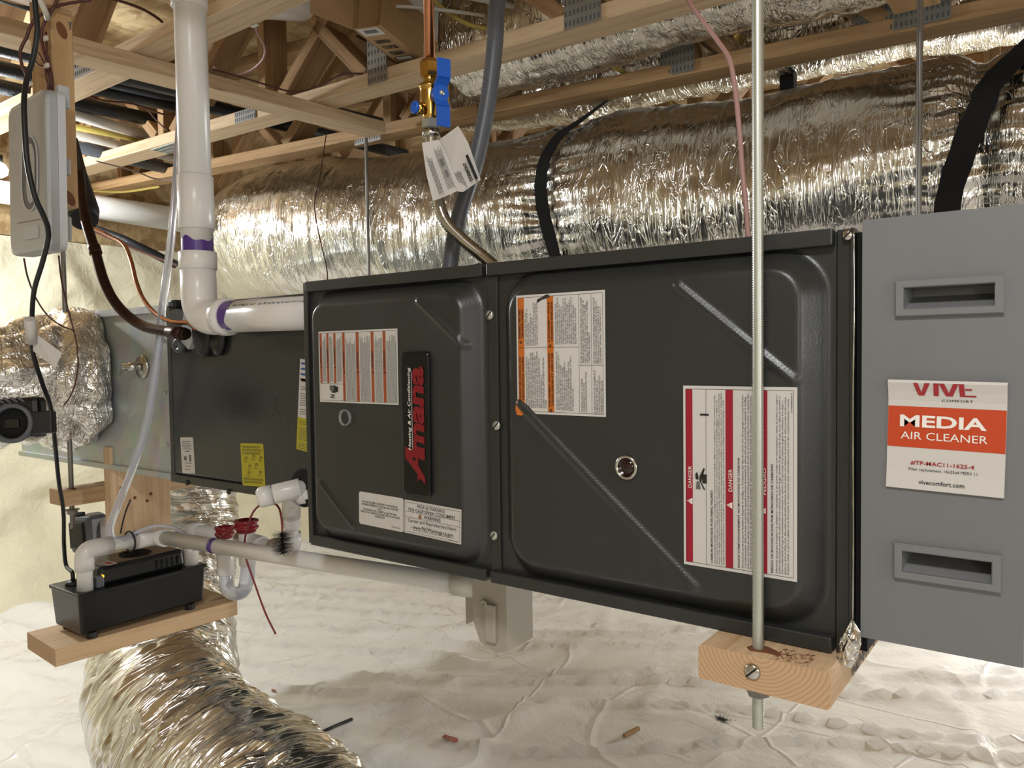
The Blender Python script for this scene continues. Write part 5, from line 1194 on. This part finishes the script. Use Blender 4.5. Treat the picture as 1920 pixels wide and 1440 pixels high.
# ================================================================== POST, ZONE PANEL, CORDS
ps = thing('hanging_post', 'vertical wooden post hanging at upper left behind the grey box', 'post', (-.53, -.155, .66))
MB().board((-.553, -.158, .614), (-.553, -.158, 1.02), (0, 1, 0), .089, .040, bev=.002).build('post', ['pine_warm', 'end'], ps)
for u, v, a, b in ((116, 57, .010, .014), (131, 372, .010, .013)):
    p = at(u, v, x=-.5083); MB().prism([p+Vector((0, math.cos(k*PI/9)*a, math.sin(k*PI/9)*b-math.cos(k*PI/9)*.006)) for k in range(18)], (.0004, 0, 0)).build('knot', 'twig', ps)
MB().lathe(at(131, 46, x=-.509)+Vector((0, 0, -.01)), (0, 0, 1), [(0, .002), (.012, .002), (.012, .004), (.014, .004)], 8).build('nail', 'steel_dark', ps)
o = MB().board((-.78, -.175, 1.10), (-.50, -.175, 1.005), (0, 0, 1), .089, .038).build('brace_board', ['pine_web', 'end']); tag(o, 'dark slanting brace board meeting the top of the hanging post', 'board')
cbx = MB().board((-.92, -.19, 1.02), (-.56, -.19, 1.02), (0, 0, 1), .0, .0) if False else None
# zone panel (grey box)
zx0, zx1, zy, zz0, zz1 = -.612, -.462, -.222, .535, .825
zp = thing('zone_control_panel', 'silver-grey control box with oval grip on the hanging post', 'control box', ((zx0+zx1)/2, -.2, zz0))
tl, tr_, brr, bl = at(22, 206, y=zy), at(92, 163, y=zy), at(98, 468, y=zy), at(27, 482, y=zy)
def rquad(c4, r, seg=5):
    out = []
    for k in range(4):
        p, a, b = c4[k], c4[k-1], c4[(k+1) % 4]; p0_ = p+(a-p).normalized()*r; p1_ = p+(b-p).normalized()*r
        for j in range(seg+1): t = j/seg; out.append(p0_*(1-t)**2+p*2*t*(1-t)+p1_*t*t)
    return out
q4 = [tl, tr_, brr, bl]; ctr = sum(q4, Vector())/4
mb_ = MB(); rings = []
for s_, dy in ((.93, -.008), (.985, -.006), (1.0, 0), (1.0, .013)):
    rings.append([ctr+(p-ctr)*s_+Vector((0, dy, 0)) for p in rquad(q4, .018)])
nq = len(rings[0]); V = [p for r_ in rings for p in r_]; F = [(i*nq+k, i*nq+(k+1) % nq, (i+1)*nq+(k+1) % nq, (i+1)*nq+k) for i in range(3) for k in range(nq)]; F.append(list(range(nq))[::-1]); F.append([3*nq+k for k in range(nq)])
mb_.add(V, F, None, 0, False).build('cover', 'silver', zp)
back = [ctr+(p-ctr)*1.0+Vector((0, .0135, 0)) for p in rquad(q4, .018)]; MB().prism(back, (.004, .012, 0)).build('back_housing', 'lightgrey', zp)
def onz(u, v, dy=-.0085): return at(u, v, y=zy+dy)
def ovalring(cx, cy, hw, hh, w_, dy, mat, name, fill=False):
    V = []; n_ = 40
    for k in range(n_):
        a = 2*PI*k/n_; ex = abs(math.cos(a))**1.0*math.copysign(1, math.cos(a)); ez = math.copysign(abs(math.sin(a))**.55, math.sin(a))
        for s_ in ((1, 1+w_) if not fill else (1,)): V.append(onz(cx+ex*hw*s_, cy-ez*hh*(1+(s_-1)*hw/hh), dy))
    if fill: MB().add(V, [list(range(n_))]).build(name, mat, zp)
    else: MB().add(V, [(2*k, 2*k+1, 2*((k+1) % n_)+1, 2*((k+1) % n_)) for k in range(n_)], None, 0, True).build(name, mat, zp)
ovalring(55, 325, 13.5, 68, .22, -.0095, 'lightgrey', 'grip_rim'); ovalring(55, 325, 13.5, 68, 0, -.0088, 'conduit', 'grip_recess', True); ovalring(57, 325, 8, 56, 0, -.0093, 'silver', 'grip_inlay', True)
lb4 = [onz(46, 425), onz(72, 421), onz(73, 446), onz(47, 450)]; MB().prism(rquad(lb4, .006), (0, -.0006, 0)).build('badge', 'lightgrey', zp)
a_, b_ = onz(32, 418), onz(92, 407); MB().add([a_, b_, b_+Vector((0, -.0003, -.0012)), a_+Vector((0, -.0003, -.0012))], [(0, 1, 2, 3)]).build('seam_line', 'conduit', zp)
for u, v, hh in ((112, 182, .020), (114, 312, .015), (116, 428, .022)):
    p = at(u, v, y=zy+.028); MB().obox(p+Vector((.002, .004, 0)), (.009, 0, 0), (0, .010, 0), (0, 0, hh), 0, .003).build('side_lug', 'lightgrey', zp)
# power cord and its tag
cable('power_cord', [at(62, -40, d=1.30), at(67, 20, d=1.30), at(70, 60, d=1.30), at(62, 110, d=1.30), at(50, 150, d=1.29), at(45, 190, d=1.27), at(47, 250, d=1.26), at(52, 310, d=1.26), at(66, 370, d=1.27), at(84, 410, d=1.29), at(91, 440, d=1.31), at(80, 490, d=1.36), at(64, 545, d=1.42), at(60, 600, d=1.47), at(62, 660, d=1.52), at(78, 715, d=1.58), at(95, 765, d=1.64), at(103, 830, d=1.70), at(110, 900, d=1.77), at(119, 960, d=1.80), at(120, 1020, d=1.82), at(124, 1060, d=1.84), Vector((px0+.045, py0+.03, ztk+.03)), Vector((px0+.045, py0+.03, ztk+.010))], .0044, 'rubber', 'thick black power cord hanging down left side to the pump', 'cord', n=12)
o = MB(); q = [at(62, 622, d=1.47), at(116, 662, d=1.49), at(103, 690, d=1.49), at(62, 658, d=1.48)]; o.prism(q, (.0004, .0006, 0)); o = o.build('cord_tag', 'paper'); tag(o, 'small white printed tag on the black power cord', 'tag')
ax_ = (q[1]-q[0]).normalized(); nr_ = (q[1]-q[0]).cross(q[3]-q[0]).normalized(); nr_ = nr_ if nr_.dot(CAM-q[0]) > 0 else -nr_
lb = Label(q[3]+ax_*.004, ax_, nr_.cross(ax_), nr_); lb.bx = -lb.bx if lb.bx.z < 0 else lb.bx; greek(lb, 'inkgrey', .004, .056, .004, .026, .005, 6); lb.build(o)
MB().tube([at(56, 598, d=1.45), at(60, 642, d=1.475)], .010, 12).build('loop', 'paper', o)
cable('control_wire', [at(45, 485, d=1.45), at(52, 520, d=1.5), at(68, 560, d=1.6), at(90, 592, d=1.7), at(118, 612, d=1.8), at(150, 622, d=1.9), at(190, 632, d=1.95), at(218, 648, d=1.97), at(241, 672, d=1.97), at(252, 682, d=1.97)], .0017, 'brownwire', 'thin brown wire looping from control box to round sensor', 'wire')
cable('control_wire', [at(110, 480, d=1.5), at(116, 530, d=1.55), at(130, 590, d=1.6), at(143, 640, d=1.6), at(146, 690, d=1.6), at(136, 735, d=1.6), at(120, 760, d=1.6)], .0016, 'brownwire', 'thin brown wire hanging before the foil-taped duct', 'wire')
# wires into the post
for k, (pts_, r_, lab) in enumerate([
    ([(120, -30), (100, 15), (82, 45), (78, 75), (86, 110), (96, 140), (98, 168)], .003, 'brown wire stapled down the upper post, outermost'),
    ([(86, 60), (88, 100), (94, 130), (90, 168)], .0022, 'brown wire pair beside the upper staple on the post'),
    ([(62, 90), (72, 100), (84, 120), (93, 150), (96, 168)], .0018, 'thin brown wire joining the stapled bundle from the left'),
    ([(62, 108), (72, 122), (84, 126), (86, 145), (94, 168)], .0018, 'thin brown wire joining the bundle just above the grey box'),
    ([(170, 0), (120, 8), (92, 18), (62, 40), (50, 70), (38, 95), (42, 125), (54, 150), (54, 175)], .003, 'brown wire arching behind the black cord at top left')]):
    cable('control_wire', [at(u, v, d=1.455) for u, v in pts_], r_, 'brownwire', lab, 'wire')
for u, v in ((86, 72), (88, 123), (54, 158)):
    p = at(u, v, d=1.44); o = MB().obox(p, (.006, 0, 0), (0, .003, 0), (0, 0, .0045), 0, .002).build('cable_clip', 'whitevinyl'); tag(o, {72: 'upper white cable clip on the hanging post', 123: 'white cable clip just above the grey control box', 158: 'white cable clip left of the post beside black cord'}[v], 'clip', 'white cable clips')
cable('white_cable', [at(62, -20, d=1.42), at(80, 10, d=1.42), at(90, 36, d=1.44)], .0055, 'whitevinyl', 'white cable end at the top of the hanging post', 'cable')
cable('control_wire', [at(112, 225, d=1.5), at(110, 250, d=1.5), at(116, 270, d=1.5), at(113, 300, d=1.5)], .003, 'brownwire', 'twisted brown wires entering the side of the grey box', 'wire')
# clear condensate tube
cable('clear_tube', [at(338, 120, d=1.80), at(336, 240, d=1.80), at(330, 340, d=1.80), at(322, 440, d=1.74), at(307, 560, d=1.66), at(294, 680, d=1.67), at(276, 790, d=1.71), at(248, 880, d=1.74), at(220, 950, d=1.78), at(206, 990, d=1.78), at(212, 1010, d=1.78), at(232, 1012, d=1.79), at(255, 1000, d=1.82)], .0085, 'clear', 'clear vinyl tube hanging down past the coil to the pump', 'tube', n=16)
cable('clear_tube', [at(232, 1008, d=1.80), at(260, 996, d=1.81), at(292, 986, d=1.82), at(325, 990, d=1.84), at(350, 1004, d=1.86), at(364, 1030, d=1.88)], .0042, 'clear', 'thin clear tube looping over the pump discharge pipe', 'tube', n=12)
t = thing('cable_tie', 'black cable tie with long tail binding tubes to the pipe', 'cable tie', at(232, 1010, d=1.9))
pc_ = P1.lerp(P2, .62); MB().tube([pc_+(Vector((0, 0, 1))*math.cos(a)+vr.cross(Vector((0, 0, 1)))*math.sin(a))*.0235 for a in [2*PI*k/24 for k in range(25)]], .0022, 6, False).build('loop', 'rubber', t)
MB().tube(cr([at(226, 1000, d=1.77), at(230, 980, d=1.77), at(236, 958, d=1.77), at(245, 937, d=1.77)], .01), .0018, 6).build('tail', 'rubber', t)

# ================================================================== UP IN THE TRUSSES
# black insulated lines across the left bay
for k, (u0_, v0_, u1_, v1_, r_) in enumerate(((-60, 70, 360, 170, .030), (-60, 115, 360, 205, .022), (-60, 150, 380, 245, .024), (100, 128, 760, 290, .024), (150, 100, 720, 236, .028))):
    a = at(u0_, v0_, z=1.17+.012*k); b = at(u1_, v1_, z=1.17+.012*k); lab = ['fat black foam-covered line lowest behind the post, upper left', 'black foam-covered line second behind the post, upper left', 'black foam-covered line third, ending behind the intake pipe', 'black foam-covered line running on past the intake pipe', 'uppermost black foam-covered line, over the long cross board'][k]
    o = MB().tube([a, b], r_, 14).build('insulated_line', 'insul'); tag(o, lab, 'pipe', 'black foam-covered lines in the trusses')
for k, (u0_, v0_, u1_, v1_, r_, z_, mt, lab) in enumerate(((130, 250, 340, 300, .016, 1.13, 'whitevinyl', 'pale plastic pipe beyond the post, under black lines'), (130, 236, 330, 275, .011, 1.14, 'yellowpipe', 'yellow gas tube running beside the pale pipe, left'), (125, 210, 300, 262, .02, 1.16, 'pvc_grey', 'grey-white pipe crossing the trusses left of centre'), (130, 272, 330, 320, .024, 1.12, 'conduit', 'dark grey duct pipe under the yellow tube, left'), (-60, -30, 78, 12, .02, 1.2, 'insul', 'short black foam-covered line at the very top left'))):
    o = MB().tube([at(u0_, v0_, z=z_), at(u1_, v1_, z=z_)], r_, 12).build('pipe', mt); tag(o, lab, 'pipe')
cable('control_wire', [at(140, 165, z=1.10), at(190, 188, z=1.09), at(240, 193, z=1.085), at(275, 203, z=1.09), at(310, 215, z=1.09), at(345, 214, z=1.10)], .003, 'brownwire', 'brown wire sagging between trusses left of the white pipe', 'wire')
cable('control_wire', [at(275, 203, z=1.09), at(290, 222, z=1.10), at(312, 244, z=1.11)], .0025, 'brownwire', 'short brown branch wire hanging below the sagging one', 'wire')
cable('control_wire', [at(180, 240+62, z=1.05), at(250, 320, z=1.05), at(290, 335, z=1.05), at(330, 338, z=1.05)], .003, 'orange_wire', 'tan wire drooping below the second truss at left', 'wire')
cable('yellow_tube', [at(170, 358, z=1.06), at(230, 360, z=1.06), at(300, 350, z=1.07)], .005, 'yellowpipe', 'thin yellow line low between trusses at far left', 'tube')
cable('control_wire', [at(400, 125, z=1.13), at(430, 138, z=1.12), at(465, 134, z=1.12), at(492, 112, z=1.13), at(496, 88, z=1.14), at(482, 62, z=1.15), at(480, 48, z=1.13), at(488, 25, z=1.13), at(510, -10, z=1.13)], .0028, 'pinkvinyl', 'pinkish wire looping off the nearest truss beside its staple', 'wire')
cable('control_wire', [at(400, 130, z=1.085), at(470, 150, z=1.085), at(550, 172, z=1.085), at(600, 160, z=1.095), at(640, 140, z=1.11), at(680, 138, z=1.12)], .0028, 'brownwire', 'dark red wire lying on the long cross board', 'wire')
cable('control_wire', [at(612, 250, d=2.3), at(600, 330, d=2.2), at(590, 380, d=2.1), at(596, 430, d=2.0), at(612, 500, d=1.9), at(614, 526, d=1.85)], .0016, 'brownwire', 'hair-thin brown wire falling before the foil duct', 'wire')
cable('control_wire', [at(150, -20, z=1.30), at(250, 10, z=1.28), at(290, 30, z=1.26), at(308, 45, z=1.25)], .004, 'brownwire', 'dark wire passing over the trusses at top left', 'wire')
cable('yellow_tube', [at(780, -30, z=1.3), at(830, 15, z=1.26), at(870, 42, z=1.22), at(920, 56, z=1.2), at(1060, 90, z=1.14), at(1120, 112, z=1.13), at(1200, 150, z=1.13)], .006, 'yellowpipe', 'yellow gas tube weaving through trusses at top centre', 'tube')
cable('yellow_tube', [at(1240, 180, y=1.5), at(1262, 200, y=1.5), at(1275, 214, y=1.48)], .006, 'yellowpipe', 'short bit of yellow tube just above the foil duct', 'tube')
t = thing('gas_stub', 'yellow-coated tube ending in a brass nut at top', 'gas tube', at(1370, 60, z=1.2))
MB().tube([at(1345, 5, z=1.2), at(1366, 40, z=1.2)], .010, 12).build('coated_tube', 'yellowpipe', t); MB().tube([at(1366, 40, z=1.2), at(1376, 56, z=1.2)], .006, 12).build('bare_tube', 'copper', t)
e1, e2 = at(1374, 54, z=1.2), at(1388, 76, z=1.2); MB().lathe(e1, e2-e1, [(0, .012), (.006, .017), ((e2-e1).length-.004, .017), ((e2-e1).length, .012)], 6, smooth=False).build('nut', 'brass', t); MB().tube([e2, at(1402, 98, z=1.2)], .010, 12).build('fitting', 'copper_old', t)
for k, (pp, r_, lab) in enumerate((([(700, 12), (780, 14), (900, 28), (960, 42), (1030, 56)], .005, 'white cable passing behind the conduit at top, lower strand'), ([(860, -10), (950, 8), (1030, 30)], .009, 'thick white cable at top right of the conduit'), ([(1180, 62), (1240, 68), (1300, 76), (1330, 100)], .005, 'white cable between trusses above the foil duct'), ([(1420, 70), (1450, 30), (1470, 10), (1440, -5)], .003, 'white wire loop at top beside the shiny rod'), ([(1425, 40), (1445, 52), (1462, 25), (1452, 5)], .003, 'second white wire loop beside the shiny rod top'))):
    cable('white_cable', [at(u, v, z=1.24) for u, v in pp], r_, 'whitevinyl', lab, 'cable')
o = MB().tube([at(700, -40, z=1.42), at(905, 80, z=1.30)], .062, 32).build('drain_pipe', 'pvc'); tag(o, 'fat white drain pipe between trusses at top centre', 'pipe')
o = MB().tube([at(480, 12, z=1.36), at(640, 20, z=1.36)], .035, 24).build('drain_pipe', 'pvc'); tag(o, 'white pipe end showing left of the cardboard carton', 'pipe')
sh = MB().prism([at(965, 118, y=1.02), at(1022, 100, y=1.05), at(1065, 125, y=1.05), at(1035, 138, y=1.05)], (0, .004, .004)).build('plastic_sheet', 'whitevinyl'); tag(sh, 'scrap of white plastic sheeting below the second truss', 'sheeting')
# cardboard carton lying over the nearest trusses
bxx = thing('cardboard_carton', 'long open cardboard carton lying across trusses at top', 'box', at(720, 60, z=1.18))
c1, c2 = at(700, 30, z=1.17), at(752, 122, y=.72); A = at(661, 55, z=1.165); B = at(712, 48, z=1.165); C = at(783, 110, z=1.135); Dd = at(750, 118, z=1.135)
axl = ((C+Dd)/2-(A+B)/2); wv = (B-A); upc = axl.cross(wv).normalized(); upc = upc if upc.z > 0 else -upc; tw = .003
def slab(a, b, c, d_, name, mat='cardboard', parent=bxx):
    n_ = (b-a).cross(d_-a).normalized()*tw; return MB().prism([a, b, c, d_], n_).build(name, mat, parent)
hgt = upc*.13
slab(A, B, B+axl, A+axl, 'bottom_panel'); slab(A, A+axl, A+axl+hgt, A+hgt, 'side_panel'); slab(B, B+axl, B+axl+hgt, B+hgt, 'side_panel')
slab(A+axl, B+axl, B+axl+hgt, A+axl+hgt, 'end_panel'); slab(A, A+hgt, A+hgt-axl.normalized()*.10-wv.normalized()*.05, A-axl.normalized()*.09-wv.normalized()*.05, 'flap')
slab(B+hgt, A+hgt, A+hgt-axl.normalized()*.08+upc*.02, B+hgt-axl.normalized()*.08+upc*.02, 'flap')
slab(A+axl*.08+wv*.05, B+axl*.08-wv*.05, B+axl*.08+hgt*.8-wv*.05, A+axl*.08+hgt*.8+wv*.05, 'inner_flap')
lb = Label(A+wv*.12-upc*.0003, axl, wv, -upc); Wc = wv.length; Lc = axl.length
if True:
    o = sheet_mesh(lb, Lc*.0+.004, .0, Lc*.22, Wc*.75, .0004).build('shipping_label', 'paper', bxx)
    lb.rect('inkgrey', .012, Wc*.15, Lc*.15, Wc*.6, .0009); 
    for k in range(3): lb.text('ink', ['ABS', 'SFT', 'UN'][k], Lc*(.34+.17*k), Wc*.08, Lc*(.44+.17*k), Wc*.62, h=.0009, bold=.03)
    lb.frame('ink', Lc*.84, Wc*.05, Lc*.95, Wc*.7, .002, .0009); lb.rect('paper', Lc*.85, Wc*.09, Lc*.94, Wc*.66, .0007); lb.build(o)
# staple on the nearest truss, dark hanger on the third truss
o = MB().obox(at(478, 47, z=1.078), (.012, 0, 0), (0, .004, 0), (0, 0, .003), 0, .001).build('wire_staple', 'steel'); tag(o, 'metal staple holding the pinkish wire to nearest truss', 'staple')
o = MB().obox(at(1478, 155, y=1.45), (.02, 0, 0), (0, .02, 0), (0, 0, .04), 0, .004).build('duct_hanger', 'strap'); tag(o, 'small black hanger piece under third truss near shiny rod', 'hanger')
o = MB().obox(at(255, 370, z=1.0), (.06, 0, 0), (0, .03, 0), (0, 0, .05), 0, .01); o = None
# work lamp glimpsed at the left edge
wl = thing('work_lamp', 'bright bulb glimpsed at left edge behind the grey box', 'lamp', at(4, 318, d=3.0))
pl_ = at(-2, 318, d=3.0); MB().lathe(pl_-Vector((0, 0, .03)), (0, 0, 1), [(0, .012), (.012, .028), (.032, .032), (.05, .022), (.056, .014)], 20).build('bulb', 'bulb', wl); MB().lathe(pl_+Vector((0, 0, .026)), (0, 0, 1), [(0, .014), (.03, .014)], 14).build('socket', 'rubber', wl)

# ================================================================== ON THE FLOOR
def fl_z(x, y): return ZF+floor_h(x, y)-.02
def onfloor(u, v): p = at(u, v, z=ZF); p = at(u, v, z=fl_z(p.x, p.y)); return p
a, b = onfloor(585, 1385), onfloor(660, 1352); up_ = Vector((0, 0, .006)); o = MB().tube([a+up_, (a+b)/2+up_*1.2, b+up_], .005, 8).build('black_tube_scrap', 'rubber'); tag(o, 'thin black offcut lying on the white sheet, lower left', 'scrap')
a, b = onfloor(1170, 1385), onfloor(1198, 1370); o = MB().obox((a+b)/2+Vector((0, 0, .008)), (b-a)/2, (b-a).cross(Vector((0, 0, 1))).normalized()*.006, (0, 0, .005), 0, .002).build('wood_chip', 'cardboard'); tag(o, 'pale wood chip on the white sheet, lower right of centre', 'scrap')
for (u, v), lab in (((845, 1388), 'pinkish torn scrap on the floor sheet, bottom centre'), ((513, 1297), 'small pink fleck on the floor sheet by the big duct')):
    p = onfloor(u, v); sc_ = .028 if u > 600 else .012; V = [p+Vector((math.cos(a)*sc_*(1+.4*noise.noise(Vector((a, u, 0)))), math.sin(a)*sc_*.4, .004+.004*math.sin(a*3))) for a in [2*PI*k/9 for k in range(9)]]
    o = MB().prism(V, (0, 0, .0015)).build('pink_scrap', 'pinkscrap'); tag(o, lab, 'scrap')
p = onfloor(925, 1415); o = MB().tube([p+Vector((-.02, .03, .006)), p+Vector((0, 0, .005))], .002, 6).tube([p+Vector((.02, .035, .006)), p+Vector((0, 0, .005))], .002, 6).tube([p+Vector((0, 0, .005)), p+Vector((-.006, -.012, .006))], .0035, 6).build('twig', 'twig'); tag(o, 'forked brown twig on the white sheet at bottom edge', 'twig')
p = onfloor(1355, 1352); o = MB()
for k in range(130):
    a = random.random()*2*PI; r1 = random.random()**1.5*.03; an = random.random()*2*PI; q = p+Vector((math.cos(a)*r1, math.sin(a)*r1*.6, .002+.006*random.random())); L1 = .006+random.random()*.012; dv = Vector((math.cos(an), math.sin(an), .2))*L1
    o.add([q, q+Vector((.0008, .0008, 0)), q+dv+Vector((.0006, 0, .001)), q+dv], [(0, 1, 2, 3)])
o = o.build('lint_tuft', 'marble_black', kind='stuff'); tag(o, 'tuft of black fibres on the floor below the plank', 'lint')
